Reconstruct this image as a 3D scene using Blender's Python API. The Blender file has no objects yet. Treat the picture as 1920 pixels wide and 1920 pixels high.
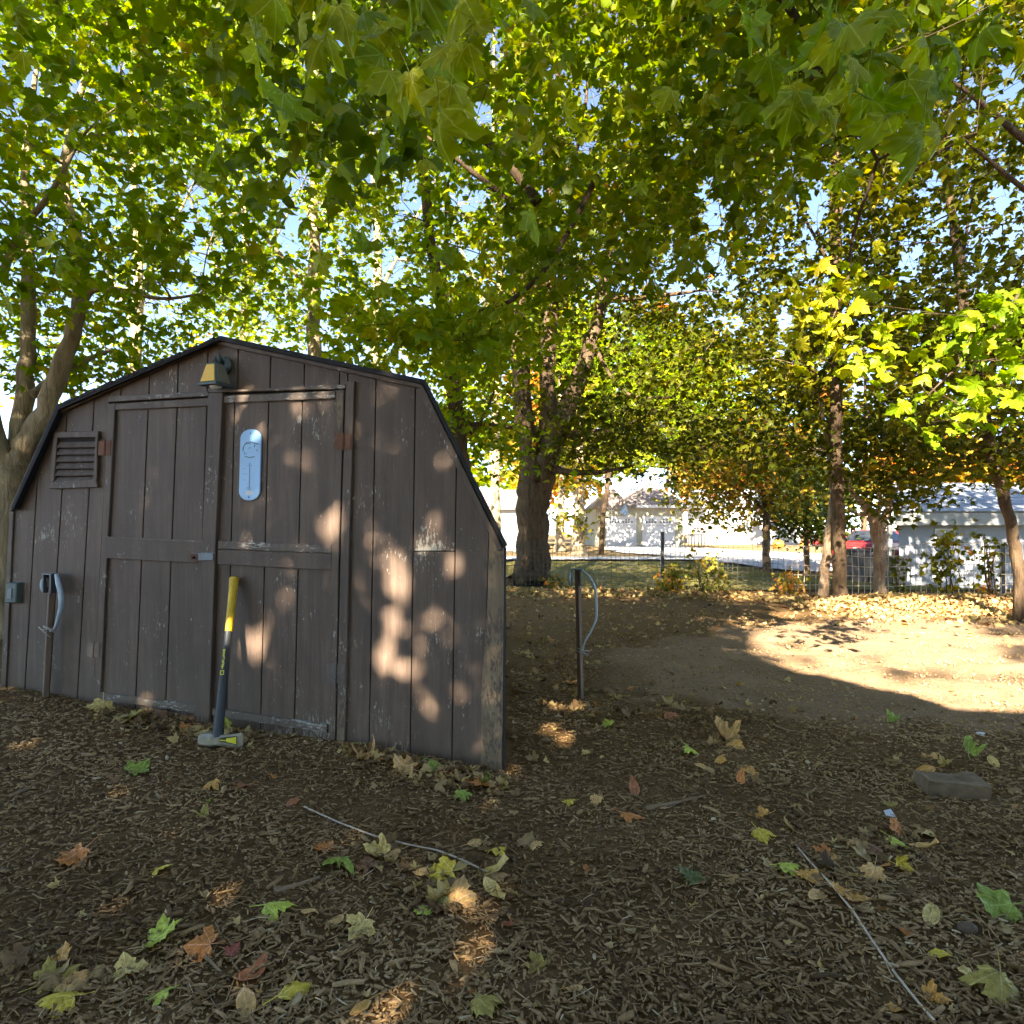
import bpy, bmesh, math, random
import numpy as np
from mathutils import Vector, Matrix

R = math.radians
rng = np.random.default_rng(7)
random.seed(7)
scene = bpy.context.scene
col = scene.collection

# ---------------------------------------------------------------- camera, sky, sun, exposure
FPX, CX, HY, EYE = 1267.0, 960.0, 1000.0, 1.25      # focal length, centre and horizon in 1920-px units, eye height
cam = bpy.data.cameras.new('camera')
cam.sensor_width = 36.0
cam.lens = FPX / 1920.0 * 36.0
cam.shift_y = (HY - 960.0) / 1920.0
cam.clip_start, cam.clip_end = 0.05, 1500.0
camo = bpy.data.objects.new('camera', cam)
camo.location = (0, 0, EYE)
camo.rotation_euler = (R(90), 0, 0)
col.objects.link(camo)
scene.camera = camo

SUN_EL = R(32.0)
SH = Vector((-0.2, -0.98)).normalized()
SUN = Vector((SH.x * math.cos(SUN_EL), SH.y * math.cos(SUN_EL), math.sin(SUN_EL)))
world = bpy.data.worlds.new('World')
scene.world = world
world.use_nodes = True
wn = world.node_tree.nodes
bg = wn['Background']
sky = wn.new('ShaderNodeTexSky')
sky.sky_type = 'NISHITA'
sky.sun_disc = False
sky.sun_elevation = SUN_EL
sky.sun_rotation = math.atan2(SH.x, SH.y)
sky.air_density, sky.dust_density, sky.ozone_density = 0.5, 0.02, 1.6
sky.altitude = 600
world.node_tree.links.new(sky.outputs[0], bg.inputs[0])
bg.inputs[1].default_value = 0.088
sun = bpy.data.lights.new('sun', 'SUN')
sun.energy = 5.0
sun.angle = R(0.53)
sun.color = (1.0, 0.955, 0.885)
suno = bpy.data.objects.new('sun', sun)
suno.rotation_euler = SUN.to_track_quat('Z', 'Y').to_euler()
suno.location = (-4, -12, 20)
col.objects.link(suno)
scene.view_settings.view_transform = 'Standard'
scene.view_settings.look = 'None'
scene.view_settings.gamma = 1.0
scene.view_settings.use_curve_mapping = False
scene.view_settings.exposure = 3.08
scene.view_settings.use_white_balance = True            # camera balanced for open shade
scene.view_settings.white_balance_temperature = 7600
scene.view_settings.white_balance_tint = 10
cy = scene.cycles
cy.max_bounces, cy.diffuse_bounces, cy.glossy_bounces = 5, 3, 1
cy.transmission_bounces, cy.transparent_max_bounces = 4, 4
cy.caustics_reflective = cy.caustics_refractive = False
cy.sample_clamp_indirect = 6.0
cy.use_adaptive_sampling = True
cy.adaptive_threshold = 0.04
cy.use_denoising = True
try:
    cy.denoiser = 'OPENIMAGEDENOISE'
    cy.denoising_prefilter = 'ACCURATE'
except Exception:
    pass

# ---------------------------------------------------------------- helpers
def at(x, y, Y):
    return Vector(((x - CX) / FPX * Y, Y, EYE - (y - HY) / FPX * Y))

def sstep(t):
    t = np.clip(t, 0, 1)
    return t * t * (3 - 2 * t)

def tag(o, label=None, cat=None, group=None, kind=None):
    if label: o['label'] = label
    if cat: o['category'] = cat
    if group: o['group'] = group
    if kind: o['kind'] = kind
    return o

def empty(name, loc=(0, 0, 0)):
    o = bpy.data.objects.new(name, None)
    o.location = loc
    o.empty_display_size = 0.1
    col.objects.link(o)
    return o

def world_off(parent):
    v = Vector((0, 0, 0))
    p = parent
    while p is not None:
        v += Vector(p.location)
        p = p.parent
    return v

class MB:
    """collects faces given in world coordinates; build() links them as one mesh object"""
    def __init__(s):
        s.v, s.f = [], []
    def add(s, verts, faces):
        n = len(s.v)
        s.v += [tuple(v) for v in verts]
        s.f += [tuple(i + n for i in f) for f in faces]
        return s
    def hexa(s, b, t):
        """bottom loop b, top loop t (same length)"""
        n = len(b)
        fs = [tuple(reversed(range(n))), tuple(range(n, 2 * n))]
        for i in range(n):
            j = (i + 1) % n
            fs.append((i, j, n + j, n + i))
        return s.add(list(b) + list(t), fs)
    def box(s, x0, x1, y0, y1, z0, z1):
        return s.hexa([(x0, y0, z0), (x1, y0, z0), (x1, y1, z0), (x0, y1, z0)],
                      [(x0, y0, z1), (x1, y0, z1), (x1, y1, z1), (x0, y1, z1)])
    def obox(s, c, ex, ey, ez):
        c, ex, ey, ez = map(Vector, (c, ex, ey, ez))
        return s.hexa([c - ex - ey - ez, c + ex - ey - ez, c + ex + ey - ez, c - ex + ey - ez],
                      [c - ex - ey + ez, c + ex - ey + ez, c + ex + ey + ez, c - ex + ey + ez])
    def tube(s, pts, rad, sides=8, cap=True, rough=0.0):
        pts = [Vector(p) for p in pts]
        if not hasattr(rad, '__len__'): rad = [rad] * len(pts)
        up = Vector((0.13, 0.31, 0.94)).normalized()
        prev = None
        vs = []
        for i, p in enumerate(pts):
            d = (pts[min(i + 1, len(pts) - 1)] - pts[max(i - 1, 0)])
            if d.length < 1e-9: d = Vector((0, 0, 1))
            d.normalize()
            if prev is None:
                a = up if abs(d.dot(up)) < 0.9 else Vector((1, 0, 0))
                e1 = (a - d * a.dot(d)).normalized()
            else:
                e1 = (prev - d * prev.dot(d))
                e1 = e1.normalized() if e1.length > 1e-6 else d.orthogonal().normalized()
            prev = e1
            e2 = d.cross(e1)
            for k in range(sides):
                a = 2 * math.pi * k / sides
                q = 1 + rough * (math.sin(k * 2.9 + i * .31) * .5 + math.sin(k * 5.3 + i * .9 + 1.7) * .35 + random.gauss(0, .25)) if rough else 1
                vs.append(p + (e1 * math.cos(a) + e2 * math.sin(a)) * rad[i] * q)
        fs = []
        for i in range(len(pts) - 1):
            for k in range(sides):
                k2 = (k + 1) % sides
                fs.append((i * sides + k, i * sides + k2, (i + 1) * sides + k2, (i + 1) * sides + k))
        if cap:
            fs.append(tuple(reversed(range(sides))))
            fs.append(tuple((len(pts) - 1) * sides + k for k in range(sides)))
        return s.add(vs, fs)
    def build(s, name, mat, parent=None, smooth=False, bevel=0.0, loc=None):
        me = bpy.data.meshes.new(name)
        off = world_off(parent) if parent is not None else Vector(loc or (0, 0, 0))
        me.from_pydata([tuple(Vector(v) - off) for v in s.v], [], s.f)
        me.update()
        bm = bmesh.new(); bm.from_mesh(me)
        bmesh.ops.recalc_face_normals(bm, faces=bm.faces)
        bm.to_mesh(me); bm.free()
        if mat is not None: me.materials.append(mat)
        if smooth:
            me.polygons.foreach_set('use_smooth', [True] * len(me.polygons))
        o = bpy.data.objects.new(name, me)
        col.objects.link(o)
        if parent is not None:
            o.parent = parent
        else:
            o.location = off
        if bevel:
            b = o.modifiers.new('edge', 'BEVEL')
            b.width = bevel; b.segments = 1; b.limit_method = 'ANGLE'
        return o

def raw_mesh(name, V, T, mat, tint=None, parent=None, smooth=False):
    """V (n,3) float, T (m,3) int triangles -> mesh object, fast"""
    me = bpy.data.meshes.new(name)
    off = np.array(world_off(parent)) if parent is not None else np.zeros(3)
    V = np.asarray(V, dtype=np.float32) - off.astype(np.float32)
    T = np.asarray(T, dtype=np.int32)
    me.vertices.add(len(V)); me.vertices.foreach_set('co', V.ravel())
    me.loops.add(T.size); me.loops.foreach_set('vertex_index', T.ravel())
    me.polygons.add(len(T)); me.polygons.foreach_set('loop_start', np.arange(0, T.size, 3, dtype=np.int32))
    if smooth: me.polygons.foreach_set('use_smooth', np.ones(len(T), dtype=bool))
    me.update(calc_edges=True)
    if tint is not None:
        a = me.attributes.new('tint', 'FLOAT', 'POINT')
        a.data.foreach_set('value', np.asarray(tint, dtype=np.float32))
    me.materials.append(mat)
    o = bpy.data.objects.new(name, me)
    col.objects.link(o)
    if parent is not None: o.parent = parent
    return o

# ---------------------------------------------------------------- materials
def newmat(name):
    m = bpy.data.materials.new(name); m.use_nodes = True
    nt = m.node_tree
    return m, nt, nt.nodes, nt.links, nt.nodes['Principled BSDF']

def ramp(nodes, stops, interp='LINEAR'):
    r = nodes.new('ShaderNodeValToRGB')
    r.color_ramp.interpolation = interp
    els = r.color_ramp.elements
    while len(els) < len(stops): els.new(0.5)
    for e, (p, c) in zip(els, stops):
        e.position = p; e.color = (*c, 1)
    return r

def coords(nodes, links, kind='Object', scale=(1, 1, 1)):
    tc = nodes.new('ShaderNodeTexCoord')
    mp = nodes.new('ShaderNodeMapping')
    mp.inputs['Scale'].default_value = scale
    links.new(tc.outputs[kind], mp.inputs[0])
    return mp.outputs[0]

def noise(nodes, links, vec, scale, detail=5, rough=0.6):
    n = nodes.new('ShaderNodeTexNoise')
    n.inputs['Scale'].default_value = scale
    n.inputs['Detail'].default_value = detail
    n.inputs['Roughness'].default_value = rough
    links.new(vec, n.inputs['Vector'])
    return n.outputs['Fac']

def math_node(nodes, links, op, a, b=None, clamp=False):
    n = nodes.new('ShaderNodeMath'); n.operation = op; n.use_clamp = clamp
    for i, v in enumerate((a, b)):
        if v is None: continue
        if isinstance(v, (int, float)): n.inputs[i].default_value = v
        else: links.new(v, n.inputs[i])
    return n.outputs[0]

def mixcol(nodes, links, fac, a, b):
    n = nodes.new('ShaderNodeMix'); n.data_type = 'RGBA'
    if isinstance(fac, (int, float)): n.inputs[0].default_value = fac
    else: links.new(fac, n.inputs[0])
    for i, v in ((6, a), (7, b)):
        if isinstance(v, tuple): n.inputs[i].default_value = (*v, 1)
        else: links.new(v, n.inputs[i])
    return n.outputs[2]

def bump(nodes, links, bsdf, h, strength=0.4, dist=0.01):
    b = nodes.new('ShaderNodeBump')
    b.inputs['Strength'].default_value = strength
    b.inputs['Distance'].default_value = dist
    links.new(h, b.inputs['Height'])
    links.new(b.outputs[0], bsdf.inputs['Normal'])

def simple(name, c, rough=0.6, var=0.25, scale=20, bmp=0.2, metal=0.0, stretch=(1, 1, 1), spec=0.5, dist=0.004):
    m, nt, N, L, B = newmat(name)
    v = coords(N, L, 'Object', stretch)
    f = noise(N, L, v, scale)
    f2 = noise(N, L, v, scale * 0.13, 3)
    mul = math_node(N, L, 'MULTIPLY', f, f2)
    r = ramp(N, [(0.05, tuple(x * (1 - var) for x in c)), (0.5, tuple(min(1, x * (1 + var)) for x in c))])
    L.new(mul, r.inputs[0]); L.new(r.outputs[0], B.inputs['Base Color'])
    B.inputs['Roughness'].default_value = rough
    B.inputs['Metallic'].default_value = metal
    B.inputs['Specular IOR Level'].default_value = spec
    if bmp: bump(N, L, B, f, bmp, dist)
    return m

def add_veins(N, L, colr, gain=1.45):
    """paler ribs fanning out from the leaf base (the leaf's own mesh coordinates)"""
    tc = N.new('ShaderNodeTexCoord'); sp = N.new('ShaderNodeSeparateXYZ'); L.new(tc.outputs['Object'], sp.inputs[0])
    y = math_node(N, L, 'SUBTRACT', sp.outputs[1], 0.04)
    a = math_node(N, L, 'ARCTAN2', sp.outputs[0], y)
    s = math_node(N, L, 'ABSOLUTE', math_node(N, L, 'SINE', math_node(N, L, 'MULTIPLY', a, 4.0)))
    rr = math_node(N, L, 'SQRT', math_node(N, L, 'ADD', math_node(N, L, 'MULTIPLY', sp.outputs[0], sp.outputs[0]), math_node(N, L, 'MULTIPLY', y, y)))
    mr = N.new('ShaderNodeMapRange'); mr.inputs[1].default_value = 0.02; mr.inputs[2].default_value = 0.07; mr.inputs[3].default_value = 1.0; mr.inputs[4].default_value = 0.0
    L.new(math_node(N, L, 'MULTIPLY', s, rr), mr.inputs[0])
    h = N.new('ShaderNodeHueSaturation'); h.inputs['Value'].default_value = gain; h.inputs['Saturation'].default_value = .85
    L.new(colr, h.inputs['Color'])
    return mixcol(N, L, mr.outputs[0], colr, h.outputs[0])

def leaf_mat(name, stops, trans=0.45, rough=0.45, veins=False, tboost=1.5):
    m, nt, N, L, B = newmat(name)
    a = N.new('ShaderNodeAttribute'); a.attribute_name = 'tint'
    r = ramp(N, stops)
    L.new(a.outputs['Fac'], r.inputs[0])
    colr = r.outputs[0]
    v = coords(N, L, 'Object')
    f = noise(N, L, v, 3.5 if veins else 9, 4)
    hs = N.new('ShaderNodeHueSaturation')
    L.new(colr, hs.inputs['Color'])
    vv = math_node(N, L, 'MULTIPLY_ADD', f, 0.7)
    N[-1].inputs[2].default_value = 0.65
    L.new(vv, hs.inputs['Value'])
    lc_ = add_veins(N, L, hs.outputs[0]) if veins else hs.outputs[0]
    L.new(lc_, B.inputs['Base Color'])
    B.inputs['Roughness'].default_value = rough
    B.inputs['Specular IOR Level'].default_value = 0.25
    t = N.new('ShaderNodeBsdfTranslucent')
    g = N.new('ShaderNodeHueSaturation')
    g.inputs['Saturation'].default_value = 1.1
    g.inputs['Value'].default_value = tboost
    L.new(lc_, g.inputs['Color']); L.new(g.outputs[0], t.inputs['Color'])
    mx = N.new('ShaderNodeMixShader'); mx.inputs[0].default_value = trans
    L.new(B.outputs[0], mx.inputs[1]); L.new(t.outputs[0], mx.inputs[2])
    out = [n for n in N if n.type == 'OUTPUT_MATERIAL'][0]
    L.new(mx.outputs[0], out.inputs[0])
    return m

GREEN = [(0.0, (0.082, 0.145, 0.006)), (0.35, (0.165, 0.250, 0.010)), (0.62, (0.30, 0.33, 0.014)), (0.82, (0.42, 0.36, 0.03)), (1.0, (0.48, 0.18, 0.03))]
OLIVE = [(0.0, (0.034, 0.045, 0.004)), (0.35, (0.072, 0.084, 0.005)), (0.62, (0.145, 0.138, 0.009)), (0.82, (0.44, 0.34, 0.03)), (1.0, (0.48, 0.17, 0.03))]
AUTUMN = [(0.0, (0.07, 0.10, 0.015)), (0.3, (0.20, 0.18, 0.03)), (0.6, (0.42, 0.26, 0.03)), (0.85, (0.55, 0.20, 0.03)), (1.0, (0.45, 0.10, 0.03))]
M = {}
M['leaf_green'] = leaf_mat('leaf_green', GREEN)
M['leaf_olive'] = leaf_mat('leaf_olive', OLIVE)
M['leaf_dimmed'] = leaf_mat('leaf_dimmed', [(p, (c[0] * .78, c[1] * .76, c[2])) for p, c in GREEN])  # darker copy of the green leaf; the canopy's dimness is put into the colour
M['leaf_autumn'] = leaf_mat('leaf_autumn', AUTUMN, trans=0.4)
M['leaf_near'] = leaf_mat('leaf_near', GREEN, trans=0.5, veins=True)
LITTER = [(0.0, (0.10, 0.055, 0.025)), (0.25, (0.27, 0.16, 0.07)), (0.5, (0.48, 0.33, 0.14)), (0.7, (0.58, 0.44, 0.16)), (0.85, (0.45, 0.17, 0.05)), (0.93, (0.27, 0.08, 0.04)), (1.0, (0.30, 0.40, 0.08))]
M['litter'] = leaf_mat('litter', LITTER, trans=0.15, rough=0.6)

def bark(name, c1, c2, scale=14):
    m, nt, N, L, B = newmat(name)
    v = coords(N, L, 'Object', (1, 1, 0.22))
    f = noise(N, L, v, scale, 8, 0.7)
    v2 = coords(N, L, 'Object', (1, 1, 1))
    f2 = noise(N, L, v2, 2.3, 4)
    k = math_node(N, L, 'MULTIPLY_ADD', f2, 0.6); N[-1].inputs[2].default_value = -0.3
    s = math_node(N, L, 'ADD', f, k)
    r = ramp(N, [(0.25, c1), (0.7, c2)])
    L.new(s, r.inputs[0]); L.new(r.outputs[0], B.inputs['Base Color'])
    B.inputs['Roughness'].default_value = 0.9
    B.inputs['Specular IOR Level'].default_value = 0.2
    bump(N, L, B, f, 1.0, 0.06)
    return m
M['bark'] = bark('bark', (0.036, 0.022, 0.012), (0.145, 0.095, 0.055))
M['bark_light'] = bark('bark_light', (0.12, 0.085, 0.048), (0.46, 0.35, 0.22), 12)
M['bark_red'] = bark('bark_red', (0.16, 0.09, 0.05), (0.50, 0.36, 0.24), 22)

def paint_wood(name, base, flake, wear=0.5, edge_wear=0.0, grain=(28, 28, 1.6), fscale=(30, 30, 9)):
    """old brown stain over wood: vertical grain, fine checks, pale flaking that gathers at board ends"""
    m, nt, N, L, B = newmat(name)
    vo = coords(N, L, 'Object', grain)
    g = noise(N, L, vo, 6.0, 7, 0.65)
    vh = coords(N, L, 'Object', (1.2, 1.2, 30))
    h = noise(N, L, vh, 8.0, 3, 0.6)
    vb = coords(N, L, 'Object', (1, 1, 1))
    big = noise(N, L, vb, 1.7, 4)
    c = ramp(N, [(0.2, tuple(x * 0.5 for x in base)), (0.55, base), (0.85, tuple(x * 1.75 for x in base))])
    s1 = math_node(N, L, 'MULTIPLY', g, 0.55)
    s2 = math_node(N, L, 'MULTIPLY_ADD', big, 0.55); L.new(s1, N[-1].inputs[2])
    vs_ = coords(N, L, 'Object', (9, 9, .55))
    stk = noise(N, L, vs_, 2.2, 5, .6)
    s3 = math_node(N, L, 'MULTIPLY_ADD', stk, 0.75); L.new(s2, N[-1].inputs[2])
    s4 = math_node(N, L, 'SUBTRACT', s3, 0.375)
    L.new(s4, c.inputs[0])
    # flakes
    vf = coords(N, L, 'Object', fscale)
    fl = noise(N, L, vf, 2.6, 6, 0.75)
    vg = N.new('ShaderNodeTexCoord')
    sp = N.new('ShaderNodeSeparateXYZ'); L.new(vg.outputs['Generated'], sp.inputs[0])
    low = N.new('ShaderNodeMapRange'); low.inputs[1].default_value = 0.0; low.inputs[2].default_value = 0.07
    low.inputs[3].default_value = 0.16 * wear; low.inputs[4].default_value = 0.0
    L.new(sp.outputs[2], low.inputs[0])
    patch = noise(N, L, vb, 3.1, 3)
    pp = math_node(N, L, 'MULTIPLY_ADD', patch, 0.50); N[-1].inputs[2].default_value = -0.245 + edge_wear
    t = math_node(N, L, 'ADD', fl, low.outputs[0])
    t2 = math_node(N, L, 'ADD', t, pp)
    th = N.new('ShaderNodeMapRange'); th.inputs[1].default_value = 0.665; th.inputs[2].default_value = 0.70
    L.new(t2, th.inputs[0])
    mx = mixcol(N, L, th.outputs[0], c.outputs[0], flake)
    gp_ = N.new('ShaderNodeNewGeometry'); sp2 = N.new('ShaderNodeSeparateXYZ'); L.new(gp_.outputs['Position'], sp2.inputs[0])
    sl_ = math_node(N, L, 'MULTIPLY_ADD', sp2.outputs[0], 0.045); L.new(sp2.outputs[2], N[-1].inputs[2])
    mud = N.new('ShaderNodeMapRange'); mud.inputs[1].default_value = 0.02; mud.inputs[2].default_value = 0.42; mud.inputs[3].default_value = 0.62; mud.inputs[4].default_value = 0.0
    L.new(sl_, mud.inputs[0])
    mn = noise(N, L, vb, 22, 6, .75)
    mf = math_node(N, L, 'MULTIPLY', mud.outputs[0], mn, True)
    mx = mixcol(N, L, mf, mx, (0.16, 0.115, 0.07))
    L.new(mx, B.inputs['Base Color'])
    rr = math_node(N, L, 'MULTIPLY_ADD', g, 0.3); N[-1].inputs[2].default_value = 0.42
    L.new(rr, B.inputs['Roughness'])
    B.inputs['Specular IOR Level'].default_value = 0.35
    hs = math_node(N, L, 'MULTIPLY_ADD', h, 0.35); L.new(g, N[-1].inputs[2])
    hh = math_node(N, L, 'SUBTRACT', hs, th.outputs[0])
    bump(N, L, B, hh, 0.35, 0.004)
    return m
BROWN = (0.106, 0.071, 0.051)
M['siding'] = paint_wood('siding', BROWN, (0.40, 0.36, 0.30), 0.7, 0.012)
M['trim'] = paint_wood('trim', (0.106, 0.072, 0.052), (0.46, 0.43, 0.38), 0.2, 0.02)
M['trim_worn'] = paint_wood('trim_worn', (0.125, 0.094, 0.072), (0.50, 0.47, 0.42), 0.05, 0.075, (1.6, 28, 28), (7, 7, 30))
M['rail'] = paint_wood('rail', (0.106, 0.072, 0.052), (0.46, 0.43, 0.38), 0.1, 0.02, (1.6, 28, 28), (7, 7, 30))
M['post_bare'] = paint_wood('post_bare', (0.20, 0.14, 0.082), (0.10, 0.07, 0.05), 0.3, 0.14)
M['dark_gap'] = simple('dark_gap', (0.012, 0.011, 0.010), 0.9, 0.2)  # near-black for grooves and vent opening, their shade put into the colour
M['shingle'] = simple('shingle', (0.018, 0.018, 0.020), 0.9, 0.4, 120, 0.6)
M['rust'] = simple('rust', (0.165, 0.072, 0.042), 0.85, 0.5, 60, 0.5)
M['hinge_painted'] = simple('hinge_painted', (0.14, 0.105, 0.085), 0.7, 0.4, 60, 0.4)
M['grey_metal'] = simple('grey_metal', (0.16, 0.18, 0.20), 0.5, 0.3, 40, 0.2, 0.4)
M['green_box'] = simple('green_box', (0.075, 0.105, 0.095), 0.5, 0.2, 30, 0.1)
M['white_metal'] = simple('white_metal', (0.62, 0.66, 0.66), 0.4, 0.1, 30, 0.05)
M['fence_wire_dark'] = simple('fence_wire_dark', (0.05, 0.05, 0.045), 0.6, 0.2, 30, 0)
M['fence_wire_rust'] = simple('fence_wire_rust', (0.68, 0.52, 0.37), 0.7, 0.3, 30, 0)
M['black_paint'] = simple('black_paint', (0.02, 0.02, 0.02), 0.45, 0.2, 30, 0.05)
M['black_plastic'] = simple('black_plastic', (0.005, 0.0045, 0.0045), 0.5, 0.3, 8, 0.1)
M['stake'] = paint_wood('stake', (0.17, 0.11, 0.075), (0.10, 0.07, 0.05), 0.2, 0.0)
M['hose'] = simple('hose', (0.40, 0.47, 0.52), 0.45, 0.25, 25, 0.1)
M['rope'] = simple('rope', (0.42, 0.38, 0.32), 0.8, 0.35, 150, 0.5)
M['steel'] = simple('steel', (0.40, 0.35, 0.25), 0.5, 0.45, 35, 0.2, 0.3)
M['yellow'] = simple('yellow', (0.75, 0.46, 0.02), 0.5, 0.3, 25, 0.15)
M['yellow_print'] = simple('yellow_print', (0.80, 0.72, 0.06), 0.5, 0.1, 60, 0)
M['charcoal'] = simple('charcoal', (0.042, 0.046, 0.046), 0.55, 0.4, 25, 0.08)
M['cord'] = simple('cord', (0.62, 0.50, 0.36), 0.8, 0.3, 160, 0.5)
M['concrete'] = simple('concrete', (0.20, 0.135, 0.075), 0.95, 0.35, 40, 0.6)
M['stone'] = simple('stone', (0.12, 0.082, 0.05), 0.9, 0.35, 25, 0.5)
M['twig'] = simple('twig', (0.28, 0.18, 0.095), 0.85, 0.4, 40, 0.4)
M['white_scrap'] = simple('white_scrap', (0.6, 0.6, 0.62), 0.7, 0.1, 40, 0.1)

# ---------------------------------------------------------------- terrain
SHED_T, SHED_Y0 = 0.328, 3.54          # front of the shed: Y = SHED_Y0 - SHED_T * X

def ground_z(X, Y):
    X = np.asarray(X, dtype=float); Y = np.asarray(Y, dtype=float)
    z = 0.052 * np.clip(-X, 0, 8) * sstep((Y - 0.8) / 3.4) * (1 - 0.8 * sstep((Y - 9) / 10))
    # heap of bare soil where the ground was dug over, and lesser swells
    z += 0.13 * np.exp(-(((X - 1.20) / 0.55) ** 2 + ((Y - 5.75) / 0.42) ** 2))
    z += 0.09 * np.exp(-(((X - 1.75) / 0.8) ** 2 + ((Y - 6.7) / 0.5) ** 2))
    z += 0.07 * np.exp(-(((X - 2.6) / 0.9) ** 2 + ((Y - 4.1) / 0.5) ** 2))
    z += 0.16 * np.exp(-(((X - 7.2) / 2.6) ** 2 + ((Y - 11.4) / 0.9) ** 2))
    z -= 0.05 * np.exp(-(((X - 0.62) / 0.22) ** 2 + ((Y - 5.2) / 0.22) ** 2))
    # the far plot on the right lies lower
    z -= 0.74 * sstep((X - 8.0) / 5.0) * sstep((Y - 14) / 8) * (1 - 0.9 * sstep((Y - 28) / 5))
    near = (1 - sstep((Y - 9) / 6))
    z += near * (0.012 * np.sin(X * 3.1 + 1.3 * np.sin(Y * 2.3)) * np.sin(Y * 2.7 + 0.7) + 0.006 * np.sin(X * 9.3 + Y * 4.1) * np.sin(Y * 8.1 - X * 3.7))
    return z

def gz(x, y):
    return float(ground_z(x, y))

def on_ground(px, py):
    """ground point seen at a pixel (march along the ray)"""
    dx, dz = (px - CX) / FPX, -(py - HY) / FPX
    Y = EYE / max(1e-4, -dz)
    for _ in range(25):
        z = gz(dx * Y, Y)
        Y = Y + ((EYE - z) / max(1e-4, -dz) - Y) * 0.7
    return Vector((dx * Y, Y, gz(dx * Y, Y)))

def geo(a, b, n, first):
    """n steps from a to b growing geometrically"""
    lo, hi = 1.0, 3.0
    for _ in range(60):
        q = (lo + hi) / 2
        s = first * (q ** n - 1) / (q - 1) if q > 1.0001 else first * n
        if s < abs(b - a): lo = q
        else: hi = q
    out, x, st = [], a, first * (1 if b > a else -1)
    for _ in range(n):
        x += st; st *= q; out.append(x)
    out[-1] = b
    return out

gxs = list(reversed(geo(-6.0, -260, 26, 0.06))) + list(np.arange(-6.0, 10.001, 0.065)) + geo(10.0, 260, 26, 0.06)
gys = list(reversed(geo(0.6, -120, 22, 0.05))) + list(np.arange(0.6, 8.001, 0.055)) + geo(8.0, 600, 70, 0.045)
GX, GY = np.meshgrid(np.array(gxs), np.array(gys))
GZ = ground_z(GX, GY)
def rough_soil(X, Y):
    q = np.random.default_rng(3); z = np.zeros_like(X)
    for k in range(26):
        wl = q.uniform(.12, .8); an = q.uniform(0, 6.28); ph = q.uniform(0, 6.28)
        z += (wl ** .8) * np.sin((X * np.cos(an) + Y * np.sin(an)) * 6.28 / wl + ph + 1.3 * np.sin(X * 2.1 + k) * np.cos(Y * 1.7))
    return z
GZ += (1 - sstep((GY - 8) / 6)) * (rng.normal(0, 0.0035, GZ.shape) + .0042 * rough_soil(GX, GY) * (.35 + .65 * sstep((GX - .3) / .6) * sstep((GY - 4) / 1)))
nx, ny = len(gxs), len(gys)
Vg = np.stack([GX.ravel(), GY.ravel(), GZ.ravel()], 1)
ii = np.arange(nx * ny).reshape(ny, nx)
a, b, c, d = ii[:-1, :-1].ravel(), ii[:-1, 1:].ravel(), ii[1:, 1:].ravel(), ii[1:, :-1].ravel()
Tg = np.concatenate([np.stack([a, b, c], 1), np.stack([a, c, d], 1)])

def soil_mask(X, Y):
    """1 where the soil lies bare (the dug-over strip), 0 where chips cover it"""
    X = np.asarray(X); Y = np.asarray(Y)
    # strip edge in the yard: from (0.5,5.1) over (2.2,4.2) to (3.5,3.6); far edge about Y = 8.4
    lo = np.interp(X, [0.45, 0.9, 1.6, 2.4, 3.2, 6.0], [5.4, 4.75, 4.45, 4.0, 3.55, 3.2])
    hi = np.interp(X, [0.45, 1.2, 2.2, 3.4, 6.0], [6.3, 7.4, 8.6, 9.6, 10.5])
    w = 0.18 * np.sin(X * 5.3 + Y * 2.1) + 0.12 * np.sin(X * 11 - Y * 7)
    m = sstep((Y - lo + w) / 0.5) * sstep((hi - Y + w) / 0.8) * sstep((X - 0.55 + 0.3 * w) / 0.4)
    return m

tint_g = soil_mask(GX, GY).ravel()
m, nt, N, L, B = newmat('soil')
at_ = N.new('ShaderNodeAttribute'); at_.attribute_name = 'tint'
v = coords(N, L, 'Object')
f1 = noise(N, L, v, 38, 8, 0.75); f2 = noise(N, L, v, 5, 5, 0.65); f3 = noise(N, L, v, 160, 4, 0.7)
dark = ramp(N, [(0.3, (0.075, 0.040, 0.014)), (0.55, (0.19, 0.108, 0.042)), (0.75, (0.30, 0.178, 0.076))]); L.new(f1, dark.inputs[0])
bare = ramp(N, [(0.25, (0.15, 0.092, 0.050)), (0.55, (0.30, 0.195, 0.115)), (0.8, (0.42, 0.295, 0.19))]); L.new(f1, bare.inputs[0])
fa = math_node(N, L, 'MULTIPLY_ADD', f2, 0.7); N[-1].inputs[2].default_value = -0.35
fb = math_node(N, L, 'ADD', at_.outputs['Fac'], fa, True)
cc = mixcol(N, L, fb, dark.outputs[0], bare.outputs[0])
L.new(cc, B.inputs['Base Color']); B.inputs['Roughness'].default_value = 0.95
B.inputs['Specular IOR Level'].default_value = 0.15
hh = math_node(N, L, 'MULTIPLY_ADD', f3, 0.5); L.new(f1, N[-1].inputs[2])
bump(N, L, B, hh, 0.8, 0.02)
M['soil'] = m
tag(raw_mesh('ground', Vg, Tg, M['soil'], tint_g, smooth=True), 'dark mulched yard soil with a bare dug strip', kind='structure')

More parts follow.
